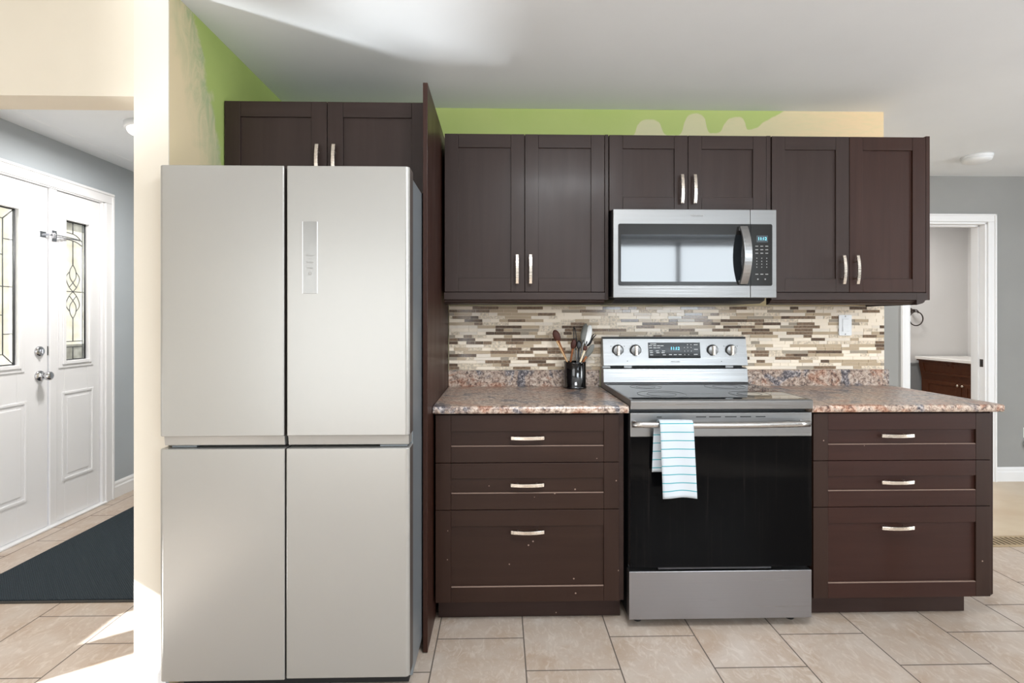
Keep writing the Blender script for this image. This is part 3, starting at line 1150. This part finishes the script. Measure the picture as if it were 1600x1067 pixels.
# grip recess strips under the upper doors
for x0, x1 in ((FX0 + 0.012, FM - 0.006), (FM + 0.006, FX1 - 0.004)):
    b = MB()
    b.prism([(-1.062, 0.892), (-1.058, 0.862), (-1.04, 0.860), (-1.0, 0.860), (-1.0, 0.892)], 'x', x0, x1)
    b.build('grip_strip', 'fridge', fr, bevel=0.001)
for x0, x1 in ((FX0 + 0.03, FX0 + 0.11), (FX1 - 0.10, FX1 - 0.01)):
    b = MB(); b.box(x0, x1, -1.05, -1.0, 0.8535, 0.8592)
    b.build('hinge', 'fridge_side', fr)
for x0, x1 in ((FX0 + 0.02, FX0 + 0.10), (FX1 - 0.09, FX1 - 0.02)):
    b = MB(); b.box(x0, x1, -1.03, -0.93, 1.7555, 1.768)
    b.build('hinge_cover', 'fridge_side', fr, bevel=0.003)
b = MB(); b.box(FX0 + 0.02, FX1 - 0.02, -0.97, -0.93, 0.02, 0.0495)
b.build('kick_grille', 'gasket', fr)
for x_ in (FX0 + 0.08, FX1 - 0.08):
    for y_ in (-0.9, -0.37):
        b = MB(); b.lathe([(0, 0), (0.02, 0), (0.02, 0.012), (0.01, 0.016), (0.01, 0.05), (0, 0.05)], (x_, y_, 0.0), 'z', 16)
        b.build('foot', 'black_plastic', fr)
# control strip on the right upper door
M['strip'] = mat('control_strip', (150, 149, 146), 0.2, 0.3)
b = MB()
b.prism(rounded(-0.642, -0.596, 1.356, 1.590, 0.003, 3), 'y', -1.0716, -1.0698)
cp = tag(b.build('control_panel', 'strip', fr, bevel=0.0006), 'slim grey touch control strip')
b = MB()
for x_ in (-0.6425, -0.5955):
    b.box(x_ - 0.0008, x_ + 0.0008, -1.0722, -1.0698, 1.356, 1.590)
b.build('panel_edge', 'white_plastic', cp)
for s_, z_ in (('Freezer', 1.480), ('Fridge', 1.458), ('Mode', 1.439)):
    text('lettering', s_, 0.0088, (-0.619, -1.0718, z_), 'print_grey', cp)
b = MB()
for z_ in (1.470, 1.449, 1.430):
    b.box(-0.636, -0.602, -1.0719, -1.0714, z_ - 0.0004, z_ + 0.0004)
b.build('lettering', 'print_grey', cp)
b = MB()
b.box(-0.624, -0.614, -1.0719, -1.0714, 1.416, 1.422)
b.tube([(-0.619 + 0.0035 * math.cos(k * PI / 8), -1.0717, 1.422 + 0.004 * math.sin(k * PI / 8)) for k in range(9)], 0.0006, 5)
b.build('lock_symbol', 'print_grey', cp)

# ------------------------------------------------------------------ range
rg = thing('range', (0.906, -0.33, 0), 'stainless steel electric range with black glass oven door between the base cabinets', 'range')
RX0, RX1 = 0.530, 1.284
b = MB()
b.box(RX0 + 0.002, RX1 - 0.002, -0.618, -0.04, 0.03, 0.918)
b.build('body', 'black_metal', rg, bevel=0.002)
for x_ in (RX0 + 0.05, RX1 - 0.05):
    for y_ in (-0.58, -0.1):
        b = MB(); b.lathe([(0, 0), (0.018, 0), (0.018, 0.01), (0.008, 0.012), (0.008, 0.03), (0, 0.03)], (x_, y_, 0.0), 'z', 14)
        b.build('foot', 'black_plastic', rg)
# cooktop
b = MB()
b.prism([(-0.670, 0.906), (-0.672, 0.938), (-0.666, 0.944), (-0.648, 0.944), (-0.648, 0.9182), (-0.62, 0.9182), (-0.62, 0.906)], 'x', RX0, RX1 - 0.002)
b.box(RX0, RX0 + 0.008, -0.648, -0.125, 0.9182, 0.944)
b.box(RX1 - 0.010, RX1 - 0.002, -0.648, -0.125, 0.9182, 0.944)
ct = b.build('cooktop_frame', 'steel_bright', rg, bevel=0.001)
b = MB(); b.box(RX0 + 0.0085, RX1 - 0.0105, -0.6475, -0.126, 0.9185, 0.9435)
cg = b.build('cooktop_glass', 'black_glass', rg)
for x_, y_, r_ in ((0.71, -0.50, 0.105), (1.10, -0.50, 0.085), (0.71, -0.25, 0.075), (1.10, -0.25, 0.095)):
    b = MB()
    for rr in (r_, r_ * 0.6):
        b.tube([(x_ + rr * math.cos(k * PI / 24), y_ + rr * math.sin(k * PI / 24), 0.9436) for k in range(48)], 0.0007, 4, closed=True)
    b.build('burner_ring', 'print_dark', cg)
# backguard: lower band, gap, sloping control panel
b = MB()
b.prism([(-0.125, 0.919), (-0.128, 0.944), (-0.118, 0.950), (-0.108, 1.018), (-0.095, 1.022), (-0.045, 1.022), (-0.045, 0.919)], 'x', RX0, RX1 - 0.004)
b.build('backguard_base', 'steel_bright', rg, bevel=0.001)
b = MB()
b.box(RX0 + 0.02, RX1 - 0.024, -0.09, -0.05, 1.0222, 1.0335)
b.build('vent_gap', 'gasket', rg)
for x_ in (0.548, 0.66, 1.19):
    b = MB()
    b.box(x_ - 0.02, x_ + 0.02, -0.099, -0.088, 1.0225, 1.033)
    b.build('spacer', 'steel', rg)
PB, PT = (-0.112, 1.034), (-0.088, 1.176)
b = MB()
b.prism([PB, (PT[0], PT[1] - 0.004), (PT[0] + 0.004, PT[1]), (-0.045, PT[1]), (-0.045, PB[1])], 'x', RX0, RX1 - 0.002)
bg = b.build('control_panel', 'steel_bright', rg, bevel=0.002)
b = MB(); b.box(RX0 + 0.002, RX1 - 0.004, -0.090, -0.046, 1.1763, 1.1825)
b.build('top_cap', 'black_plastic', bg, bevel=0.001)


def on_panel(z, out=0.0):
    tt = (z - PB[1]) / (PT[1] - PB[1])
    return PB[0] + (PT[0] - PB[0]) * tt - out


sl = (PT[0] - PB[0]) / (PT[1] - PB[1])
for x_ in (0.607, 0.699, 1.101, 1.198):
    z_ = 1.113
    y_ = on_panel(z_)
    k = thing('knob', (x_, y_, z_), None, None)
    k.parent = rg
    k.location = Vector((x_, y_, z_)) - rg.location
    b = MB()
    b.lathe([(0, 0.002), (0.027, 0.002), (0.027, -0.004), (0.025, -0.012), (0.023, -0.013), (0, -0.013)], (x_, y_, z_), 'y', 28)
    b.build('dial', 'steel', k)
    b = MB()
    b.lathe([(0.0268, 0.0), (0.0305, 0.0), (0.0305, -0.002), (0.0268, -0.002)], (x_, y_, z_), 'y', 28)
    b.build('skirt', 'print_dark', k)
    b = MB()
    b.prism([(x_ - 0.0065, z_ - 0.025), (x_ + 0.0065, z_ - 0.025), (x_ + 0.0045, z_), (x_ + 0.0065, z_ + 0.025), (x_ - 0.0065, z_ + 0.025), (x_ - 0.0045, z_)],
            'y', y_ - 0.028, y_ - 0.0131)
    b.build('grip', 'nickel', k, bevel=0.001)
b = MB()
for x_ in (0.607, 0.699, 1.101, 1.198):
    for an in range(-130, 131, 26):
        a = math.radians(an + 90)
        r_ = 0.036
        zz = 1.113 + r_ * math.sin(a)
        b.box(x_ + r_ * math.cos(a) - 0.0006, x_ + r_ * math.cos(a) + 0.0006, on_panel(zz, 0.0004), on_panel(zz, -0.002), zz - 0.0012, zz + 0.0012)
b.build('lettering', 'print_dark', bg)
for x_, z_ in ((0.572, 1.134), (0.642, 1.134), (0.655, 1.058), (1.163, 1.134), (1.233, 1.134), (1.145, 1.056)):
    b = MB()
    b.box(x_ - 0.002, x_ + 0.002, on_panel(z_, 0.0006), on_panel(z_, -0.002), z_ - 0.002, z_ + 0.002)
    b.build('indicator_dot', 'print_dark', bg)
# display
z0, z1 = 1.073, 1.153
b = MB()
b.prism([(on_panel(z0, 0.0016), z0), (on_panel(z1, 0.0016), z1), (on_panel(z1, -0.002), z1), (on_panel(z0, -0.002), z0)], 'x', 0.766, 1.037)
dsp = b.build('display', 'black_glass', rg)
text('clock_digits', '11:12', 0.022, (0.905, on_panel(1.122, 0.003), 1.122), 'clock_blue', dsp)
random.seed(3)
b = MB()
for zz, xs in ((1.146, (0.785, 0.80)), (1.137, (0.778, 0.80, 0.82, 0.838)), (1.126, (0.778, 0.80, 0.82)), (1.110, (0.780, 0.812, 0.845)), (1.101, (0.782, 0.815, 0.842)), (1.090, (0.782, 0.848)),
               (1.091, (0.88, 0.905, 0.93, 0.955, 0.975)), (1.128, (0.955, 0.972, 0.99)), (1.109, (0.955, 0.972, 0.99)), (1.142, (0.972, 0.99, 1.015)), (1.118, (1.015,)), (1.092, (1.012,))):
    for x_ in xs:
        w_ = 0.008 if 0.77 < x_ < 0.94 else 0.002
        if x_ > 1.0:
            w_ = 0.010
        b.box(x_ - w_, x_ + w_, on_panel(zz, 0.0021), on_panel(zz, 0.001), zz - 0.0017, zz + 0.0017)
b.build('lettering', 'print_white', dsp)
text('lettering', 'FRIGIDAIRE', 0.0095, (0.905, on_panel(1.054, 0.0008), 1.054), 'print_grey', bg)
# oven door
b = MB()
b.box(RX0 + 0.001, RX1 - 0.001, -0.660, -0.621, 0.792, 0.889)
b.box(RX0 + 0.001, RX1 - 0.001, -0.655, -0.621, 0.256, 0.792)
od = b.build('oven_door', ['steel_bright'], rg, bevel=0.002)
b = MB(); b.box(RX0 + 0.001, RX1 - 0.001, -0.6605, -0.6552, 0.256, 0.791)
b.build('door_glass', 'oven_glass', od, bevel=0.001)
for x0, x1 in ((0.802, 0.844), (0.856, 0.905), (0.922, 0.970), (0.985, 1.03), (0.64, 0.66), (1.05, 1.09)):
    b = MB()
    b.box(x0, x1, -0.6606, -0.655, 0.871, 0.8745)
    b.build('vent_slot', 'gasket', od)
b = MB()
n = 16
pts = []
for i in range(n + 1):
    s = i / n * 2 - 1
    pts.append((0.893 + s * 0.362, -0.693 - 0.022 * (1 - s * s), 0.849))
b.tube(pts, 0.0125, 12, flat=(0.8, 1.0))
for s in (-1, 1):
    b.tube([(0.893 + s * 0.345, -0.66, 0.849), (0.893 + s * 0.345, -0.698, 0.849)], 0.010, 12)
b.build('handle', 'steel_bar', od)
# drawer and dark gaps
b = MB()
b.box(RX0 - 0.004, RX1 - 0.001, -0.660, -0.621, 0.043, 0.240)
b.prism([(-0.657, 0.2405), (-0.645, 0.2405), (-0.635, 0.252), (-0.628, 0.252), (-0.628, 0.2405)], 'x', RX0 + 0.12, RX1 - 0.16)
b.build('storage_drawer', 'steel_drawer', rg, bevel=0.002)

# dish towel over the oven handle
tw = bmesh.new()
uvl = tw.loops.layers.uv.new('UVMap')
hx0, hx1 = 0.632, 0.766
zc, R = 0.849, 0.0215
prof = []          # (y offset from bar centre, z, arc length)
yc = -0.7075
zf, zb = 0.563, 0.655
L_ = 0.0
steps = 18
for i in range(steps + 1):
    prof.append((R, zb + (zc - zb) * i / steps))
for k in range(1, 12):
    a = PI * k / 12
    prof.append((R * math.cos(a), zc + R * math.sin(a)))
for i in range(28):
    prof.append((-R, zc - (zc - zf) * i / 27))
nx = 14
grid = []
acc = 0.0
last = None
front_len = None
for j, (dy, z) in enumerate(prof):
    if last is not None:
        acc += math.hypot(dy - last[0], z - last[1])
    last = (dy, z)
    row = []
    back = dy > 0
    f_ = max(0.0, (zc - z) / 0.29)
    for i in range(nx + 1):
        u = i / nx
        xl = hx0 - (0.012 + 0.010 * f_ if back and z < zc else 0.0) + (0.010 * f_ if not back else 0)
        xr = hx1 + (0.012 * f_ if not back else -0.05)
        x = xl + (xr - xl) * u
        wv = 0.0035 * math.sin(u * 7.0 + z * 6) * (0.4 + f_)
        if back:
            wv = 0.0015 * math.sin(u * 6.0)
        y = yc + dy - (0.004 * f_ if not back else -0.004 * f_) + wv * (1 if z < zc else 0.2)
        y = min(y, -0.6655) if z < 0.84 else y
        row.append((tw.verts.new((x, y, z + (0.004 * math.sin(u * 3.0) if z < 0.60 else 0.0))), u, acc))
    grid.append(row)
for a, c in zip(grid, grid[1:]):
    for i in range(nx):
        q = (a[i], a[i + 1], c[i + 1], c[i])
        f = tw.faces.new([w_[0] for w_ in q])
        f.smooth = True
        for lp, w_ in zip(f.loops, q):
            lp[uvl].uv = (w_[1] * 0.14, w_[2])
me = bpy.data.meshes.new('dish_towel')
off = Vector((0.70, -0.71, 0.563))
bmesh.ops.translate(tw, verts=tw.verts, vec=-off)
tw.to_mesh(me)
tw.free()
me.materials.append(M['towel'])
o = bpy.data.objects.new('dish_towel', me)
col.objects.link(o)
o.location = off
s_ = o.modifiers.new('thick', 'SOLIDIFY')
s_.thickness = 0.0022
s_.offset = 0
tag(o, 'white dish towel with teal stripes folded over the oven door handle', 'towel')

# ------------------------------------------------------------------ microwave
mw = thing('microwave', (0.889, -0.21, 1.345), 'stainless over-the-range microwave with dark window mounted above the range', 'microwave')
MX0, MX1, MZ0, MZ1, MS = 0.513, 1.265, 1.372, 1.776, 1.1445
b = MB()
b.box(MX0 + 0.004, MX1 - 0.004, -0.385, -0.012, 1.378, 1.7805)
b.prism([(-0.39, 1.378), (-0.38, 1.360), (-0.34, 1.348), (-0.05, 1.348), (-0.03, 1.378)], 'x', MX0 + 0.012, MX1 - 0.035)
b.build('body', 'black_plastic', mw, bevel=0.002)
b = MB(); b.box(MX0, MS - 0.001, -0.42, -0.386, MZ0, MZ1)
md = b.build('door', 'steel_mw', mw, bevel=0.002)
b = MB(); b.box(MS + 0.001, MX1, -0.42, -0.386, MZ0, MZ1)
mc = b.build('control_panel', 'steel_mw', mw, bevel=0.002)
# black glass of the door: rounded on the left only
b = MB()
gz0, gz1 = 1.427, 1.709
r = 0.008
def half_round(x0, x1, z0, z1, r, left):
    p = rounded(x0, x1, z0, z1, r, 5)
    if left:
        return [(q[0] if q[0] < x1 - r - 1e-6 else x1, (z1 if q[1] > (z0 + z1) / 2 else z0) if q[0] >= x1 - r - 1e-6 else q[1]) for q in p]
    return [(q[0] if q[0] > x0 + r + 1e-6 else x0, (z1 if q[1] > (z0 + z1) / 2 else z0) if q[0] <= x0 + r + 1e-6 else q[1]) for q in p]
def dedupe(p):
    out = []
    for q in p:
        if not out or (abs(q[0] - out[-1][0]) + abs(q[1] - out[-1][1])) > 1e-6:
            out.append(q)
    if abs(out[0][0] - out[-1][0]) + abs(out[0][1] - out[-1][1]) < 1e-6:
        out.pop()
    return out
M['mw_black'] = mat('microwave_black_face', (30, 28, 26), 0.24, 0, 0.2)
b.prism(dedupe(half_round(0.536, MS - 0.001, gz0, gz1, r, True)), 'y', -0.4222, -0.4195)
gf = b.build('glass_frame', 'mw_black', md)
b = MB()
b.prism(rounded(0.548, 1.105, 1.445, 1.660, 0.004, 3), 'y', -0.4230, -0.4221)
b.build('window', 'mw_window', md)
b = MB()
b.prism(dedupe(half_round(MS + 0.001, 1.245, gz0, gz1, r, False)), 'y', -0.4222, -0.4195)
kp = b.build('keypad', 'mw_black', mc)
# bowed door handle
b = MB()
n = 16
hx = 1.106
vs = []
for i in range(n + 1):
    s = i / n * 2 - 1
    y_ = -0.436 - 0.044 * (1 - s * s)
    z_ = 1.565 + s * 0.132
    q = []
    for a, c in ((-0.020, 0.005), (-0.017, -0.003), (0.017, -0.003), (0.020, 0.005)):
        q.append(b.bm.verts.new((hx + a, y_ + c, z_)))
    vs.append(q)
for a, c in zip(vs, vs[1:]):
    for k in range(4):
        f = b.bm.faces.new((a[k], a[(k + 1) % 4], c[(k + 1) % 4], c[k]))
b.bm.faces.new(vs[0]); b.bm.faces.new(vs[-1][::-1])
for s in (-1, 1):
    b.box(hx - 0.018, hx + 0.018, -0.432, -0.4223, 1.565 + s * 0.122 - 0.009, 1.565 + s * 0.122 + 0.009)
bmesh.ops.recalc_face_normals(b.bm, faces=b.bm.faces)
b.build('handle', 'steel_v', md, bevel=0.001)
b = MB(); b.box(1.172, 1.224, -0.4226, -0.4221, 1.626, 1.657)
M['mw_lcd'] = mat('clock_window', (58, 66, 72), 0.2)
lcd = b.build('display', 'mw_lcd', mc)
text('clock_digits', '11:12', 0.019, (1.198, -0.4229, 1.6415), 'clock_blue', mc)
b = MB()
for zz in (1.608, 1.592, 1.576):
    for x_ in (1.173, 1.196, 1.219):
        b.box(x_ - 0.0065, x_ + 0.0065, -0.4226, -0.4221, zz - 0.0017, zz + 0.0017)
for zz in (1.553, 1.539, 1.526, 1.512):
    for x_ in (1.173, 1.196, 1.219):
        b.box(x_ - 0.0017, x_ + 0.0017, -0.4226, -0.4221, zz - 0.0021, zz + 0.0021)
for x_ in (1.173, 1.196, 1.219):
    b.box(x_ - 0.0065, x_ + 0.0065, -0.4226, -0.4221, 1.478, 1.4815)
b.build('lettering', 'print_grey', mc)
for x_ in (1.178, 1.212):
    b = MB()
    b.box(x_ - 0.003, x_ + 0.003, -0.4226, -0.4221, 1.454, 1.460)
    b.build('key_symbol', 'print_grey', mc)
text('lettering', 'FRIGIDAIRE', 0.0115, (0.898, -0.4205, 1.747), 'print_grey', md)

# ------------------------------------------------------------------ utensil crock and utensils
CX, CY, CZ = 0.386, -0.088, 0.918
b = MB()
b.lathe([(0, 0), (0.058, 0), (0.0625, 0.004), (0.0625, 0.009), (0.058, 0.013), (0.0575, 0.130), (0.059, 0.134), (0.0575, 0.1375), (0.0535, 0.135),
         (0.053, 0.012), (0, 0.011)], (CX, CY, CZ), 'z', 14)
o = b.build('utensil_crock', 'black_glaze')
tag(o, 'glossy black crock holding cooking utensils on the counter left of the range', 'crock')
GUT = 'utensils in the black crock'


def P3(px_dx, dy, dz):
    return Vector((CX + px_dx, CY + dy, CZ + dz))


def rod(b, a, c, r0, r1, n=8, mi=0, flat=None):
    a, c = Vector(a), Vector(c)
    pts = [a.lerp(c, i / n) for i in range(n + 1)]
    b.tube(pts, [r0 + (r1 - r0) * i / n for i in range(n + 1)], 10, mi, flat)


def paddle(b, c, d, L, W, T, mi=0, hollow=0.0):
    """flattened egg along d, its broad face towards the viewer"""
    d = Vector(d).normalized()
    c = Vector(c)
    n = 20
    pts, rad = [], []
    for i in range(n + 1):
        s = i / n
        pts.append(c + d * (s * L))
        rad.append(max(0.16, math.sqrt(max(0.0, 1 - (2 * s - 1) ** 2))))
    side = d.cross(Vector((0, 1, 0))).normalized()
    b.tube(pts, rad, 14, mi, flat=(W, T), up=side.cross(d).normalized())


# wooden spoon with dark bowl, far left
def utensil(name, label, cat, foot, tip, build):
    t_ = thing(name, P3(*foot), label, cat, GUT)
    build(t_, P3(*foot), P3(*tip))
    return t_


def spoon(hm, bm_, L, W, r=0.005):
    def f(t_, a, c):
        d = (c - a).normalized()
        b = MB(); rod(b, a, c - d * (L * 0.9), r * 0.9, r * 1.1)
        b.build('handle', hm, t_)
        b = MB(); paddle(b, c - d * L, d, L, W, 0.008)
        b.build('bowl', bm_, t_)
    return f


utensil('wooden_spoon', 'wooden spoon with dark stained bowl leaning furthest left in the crock', 'spoon', (0.009, 0.0265, 0.016), (-0.1062, 0.0104, 0.300), spoon('mid_wood', 'dark_wood', 0.066, 0.019))
utensil('wooden_spoon', 'short wooden spoon standing upright near the middle of the crock', 'spoon', (-0.0409, 0.0127, 0.018), (-0.0038, -0.0042, 0.252), spoon('mid_wood', 'dark_wood', 0.054, 0.0145))
utensil('serving_spoon', 'small black spoon head beside the short wooden spoon in the crock', 'spoon', (0.0107, -0.0354, 0.016), (0.0206, -0.0012, 0.246), spoon('black_plastic', 'black_plastic', 0.045, 0.0135, 0.004))


def stick(t_, a, c):
    b = MB(); rod(b, a, c, 0.004, 0.0045)
    b.build('stick', 'pale_wood', t_)
    b = MB(); rod(b, c, c + (c - a).normalized() * 0.006, 0.0045, 0.003, 2)
    b.build('tip', 'dark_wood', t_)


utensil('skewer', 'thin pale stick leaning left under the dark-bowled spoon in the crock', 'skewer', (0.0185, -0.0207, 0.016), (-0.0976, -0.0179, 0.245), stick)


def whisk(t_, a, c):
    d = (c - a).normalized()
    b = MB(); rod(b, a, a.lerp(c, 0.62), 0.004, 0.005)
    b.build('handle', 'steel_v', t_)
    b = MB()
    s = a.lerp(c, 0.62)
    LL = (c - s).length
    for k in range(4):
        an = k * PI / 4
        e1 = Vector((math.cos(an), math.sin(an), 0))
        pts = []
        for i in range(13):
            v = i / 12
            pts.append(s + d * (LL * math.sin(PI * min(1, v * 1.0))) * 1.0 + e1 * (0.014 * math.cos(PI * v)) * math.sin(PI * v) ** 0.5)
        b.tube(pts, 0.0009, 5)
    b.build('wires', 'black_metal', t_)


utensil('whisk', 'thin wire whisk rising behind the middle of the crock', 'whisk', (0.024, 0.0298, 0.018), (-0.0009, 0.0242, 0.318), whisk)


def tongs(t_, a, c):
    d = (c - a).normalized()
    sd = Vector((1, 0, -0.35)).normalized()
    for k, (o_, tipm) in enumerate(((-0.011, 'grey_rubber'), (0.012, 'white_silicone'))):
        p, q = a + sd * o_ * 0.3, c + sd * o_
        b = MB(); rod(b, p, p.lerp(q, 0.72), 0.006, 0.0105, 8, 0, (1.0, 0.45))
        arm = b.build('arm', 'steel_v', t_)
        b = MB(); s = p.lerp(q, 0.66); paddle(b, s, q - s, (q - s).length, 0.019, 0.009)
        b.build('tip', tipm, arm)


utensil('tongs', 'steel kitchen tongs with one white and one dark grip leaning right in the crock', 'tongs', (0.0142, 0.0061, 0.024), (0.0718, 0.0245, 0.330), tongs)


def server(t_, a, c):
    d = (c - a).normalized()
    b = MB(); rod(b, a, c - d * 0.05, 0.0045, 0.005)
    b.build('handle', 'black_plastic', t_)
    b = MB(); paddle(b, c - d * 0.062, d, 0.055, 0.017, 0.007)
    s2 = d.cross(Vector((0, 1, 0))).normalized()
    for k in (-0.012, -0.004, 0.004, 0.012):
        p = c - d * 0.02 + s2 * k
        b.tube([p, p + d * 0.022 + s2 * k * 0.3, p + d * 0.034 + s2 * k * 0.6 + Vector((0, -0.01, 0))], [0.0035, 0.003, 0.002], 8)
    b.build('toothed_head', 'black_plastic', t_)


utensil('pasta_server', 'black toothed pasta server behind the tongs in the crock', 'pasta server', (-0.0310, 0.0280, 0.024), (0.094, 0.046, 0.270), server)


def turner(hm, headm):
    def f(t_, a, c):
        d = (c - a).normalized()
        b = MB(); rod(b, a, a.lerp(c, 0.70), 0.005, 0.0065)
        b.build('handle', hm, t_)
        b = MB(); s = a.lerp(c, 0.68); paddle(b, s, c - s, (c - s).length, 0.015, 0.005)
        b.build('blade', headm, t_)
    return f


utensil('spatula', 'grey spatula with brown wooden handle leaning furthest right in the crock', 'spatula', (-0.0293, -0.0041, 0.020), (0.0949, -0.0166, 0.226), turner('mid_wood', 'grey_rubber'))


def cream(t_, a, c):
    b = MB(); rod(b, a, c, 0.006, 0.0105, 8, 0, (1, 0.55))
    b.build('handle', 'cream_handle', t_)
    b = MB(); d = (c - a).normalized(); paddle(b, c - d * 0.004, d, 0.03, 0.010, 0.005)
    b.build('blade', 'dark_wood', t_)


utensil('butter_spreader', 'spreader with flat cream handle at the right front of the crock', 'spreader', (-0.0244, -0.0342, 0.018), (0.0436, -0.0366, 0.196), cream)

# ------------------------------------------------------------------ far hall
sd_ = thing('smoke_detector', (3.285, 0.735, H), 'round white smoke detector on the ceiling near the bathroom doorway', 'smoke detector')
b = MB(); b.lathe([(0, 0), (0.088, 0), (0.088, -0.012), (0.082, -0.016), (0.082, -0.018), (0, -0.018)], sd_.location, 'z', 36)
b.build('base', 'white_plastic', sd_)
b = MB(); b.lathe([(0.080, -0.0175), (0.084, -0.020), (0.080, -0.034), (0.060, -0.044), (0.02, -0.047), (0, -0.047)], sd_.location, 'z', 36)
b.build('cover', 'white_plastic', sd_)

vt = thing('floor_vent', (2.92, 0.135, 0.0), 'tan metal floor register with dark slots by the end of the base cabinet', 'floor vent')
b = MB()
x0, x1, y0, y1 = 2.74, 3.10, 0.070, 0.205
b.box(x0, x1, y0, y0 + 0.018, 0.0005, 0.006); b.box(x0, x1, y1 - 0.018, y1, 0.0005, 0.006)
n = 12
for i in range(n + 1):
    xx = x0 + (x1 - x0) * i / n
    w_ = 0.0075 if 0 < i < n else 0.012
    b.box(xx - w_, xx + w_, y0 + 0.018, y1 - 0.018, 0.0005, 0.006)
b.build('grille', 'vent', vt, bevel=0.0008)
b = MB(); b.box(x0 + 0.006, x1 - 0.006, y0 + 0.01, y1 - 0.01, 0.0003, 0.002)
b.build('duct', 'gasket', vt)

ou = thing('wall_outlet', (4.150, YF, 0.33), 'white wall outlet with a plug-in on the grey far wall, cut by the picture edge', 'outlet')
b = MB(); b.prism(rounded(4.112, 4.188, 0.345, 0.425, 0.004, 3), 'y', YF - 0.006, YF - 0.0002)
b.build('cover_plate', 'white_plastic', ou, bevel=0.0015)
pg = thing('night_light', (4.150, YF - 0.0062, 0.26), 'round white plug-in unit in the outlet of the far grey wall', 'night light')
b = MB(); b.lathe([(0, -0.0002), (0.040, -0.0002), (0.042, -0.02), (0.036, -0.034), (0.02, -0.04), (0, -0.04)], (4.150, YF - 0.0064, 0.298), 'y', 28)
b.build('housing', 'white_plastic', pg)
b = MB(); b.lathe([(0, -0.0405), (0.018, -0.0405), (0.018, -0.044), (0, -0.046)], (4.150, YF - 0.0064, 0.298), 'y', 20)
b.build('lens', 'print_grey', pg)

# bathroom vanity, its front facing left
VX = 4.506
va = thing('bathroom_vanity', (4.80, 2.40, 0), 'dark brown bathroom vanity with white top seen through the doorway', 'vanity')
VY0, VY1 = 1.75, 2.76
b = MB()
b.prism([(VX + 0.03, 0.848), (VX + 0.035, 0.80), (VX + 0.055, 0.70), (VX + 0.065, 0.64), (VX + 0.068, 0.06), (5.08, 0.06), (5.08, 0.848)], 'y', VY0, VY1)
b.box(VX + 0.012, 5.08, VY0 - 0.01, VY1 + 0.005, 0.835, 0.848)
b.build('carcass', 'vanity', va, bevel=0.002)
b = MB(); b.box(VX, 5.10, VY0 - 0.02, VY1 + 0.012, 0.849, 0.878)
b.build('vanity_top', 'vanity_top', va, bevel=0.004)
b = MB()
b.box(VX + 0.085, 5.06, VY0 + 0.02, VY1 - 0.02, 0.0, 0.06)
b.build('plinth', 'vanity', va)
def vx(z):
    pts = [(0.848, VX + 0.03), (0.80, VX + 0.035), (0.70, VX + 0.055), (0.64, VX + 0.065), (0.0, VX + 0.068)]
    for (za, xa), (zb_, xb) in zip(pts, pts[1:]):
        if za >= z >= zb_:
            return xa + (xb - xa) * (za - z) / (za - zb_)
# false drawer frame following the flared front
b = MB()
for z0, z1 in ((0.815, 0.832), (0.705, 0.722)):
    b.prism([(vx(z0) - 0.010, z0), (vx(z1) - 0.010, z1), (vx(z1) + 0.004, z1), (vx(z0) + 0.004, z0)], 'y', VY0 + 0.03, VY1 - 0.05)
for y0 in (VY0 + 0.03, VY1 - 0.067):
    b.prism([(vx(0.815) - 0.010, 0.815), (vx(0.72) - 0.010, 0.72), (vx(0.72) + 0.004, 0.72), (vx(0.815) + 0.004, 0.815)], 'y', y0, y0 + 0.02)
b.build('drawer_front', 'vanity', va, bevel=0.002)
for y0, y1, ky in ((2.262, 2.715, 2.285), (1.79, 2.255, 2.232)):
    b = MB()
    xf, xb = VX + 0.052, VX + 0.0675
    z0, z1 = 0.10, 0.635
    b.box(xf, xb, y0, y0 + 0.06, z0, z1); b.box(xf, xb, y1 - 0.06, y1, z0, z1)
    b.box(xf, xb, y0 + 0.06, y1 - 0.06, z0, z0 + 0.06); b.box(xf, xb, y0 + 0.06, y1 - 0.06, z1 - 0.035, z1)
    b.box(xf + 0.006, xb, y0 + 0.058, y1 - 0.058, z0 + 0.058, z1 - 0.033)
    d = b.build('door', 'vanity', va, bevel=0.002)
    b = MB(); b.lathe([(0, -0.026), (0.010, -0.024), (0.013, -0.018), (0.010, -0.012), (0.005, -0.009), (0.005, 0), (0, 0)], (xf, ky, 0.655 - 0.04), 'x', 16)
    b.build('knob', 'nickel', d)

tr = thing('towel_ring', (4.475, 2.80, 1.25), 'dark bronze towel ring on the bathroom wall above the vanity', 'towel ring')
TX, TZ = 4.475, 1.375
b = MB(); b.lathe([(0, 0), (0.028, 0), (0.028, -0.008), (0.016, -0.014), (0.012, -0.04), (0.014, -0.055), (0, -0.058)], (TX, 2.80, TZ), 'y', 20)
b.build('mount', 'iron', tr)
b = MB()
b.tube([(TX, 2.745, TZ + 0.005), (TX + 0.03, 2.743, TZ + 0.003), (TX + 0.045, 2.742, TZ - 0.012), (TX + 0.042, 2.742, TZ - 0.03)], 0.006, 8)
b.build('hook', 'iron', tr)
b = MB()
b.tube([(TX + 0.02 + 0.075 * math.sin(k * PI / 20), 2.74, TZ - 0.090 + 0.075 * math.cos(k * PI / 20)) for k in range(40)], 0.006, 8, closed=True)
b.build('ring', 'iron', tr)
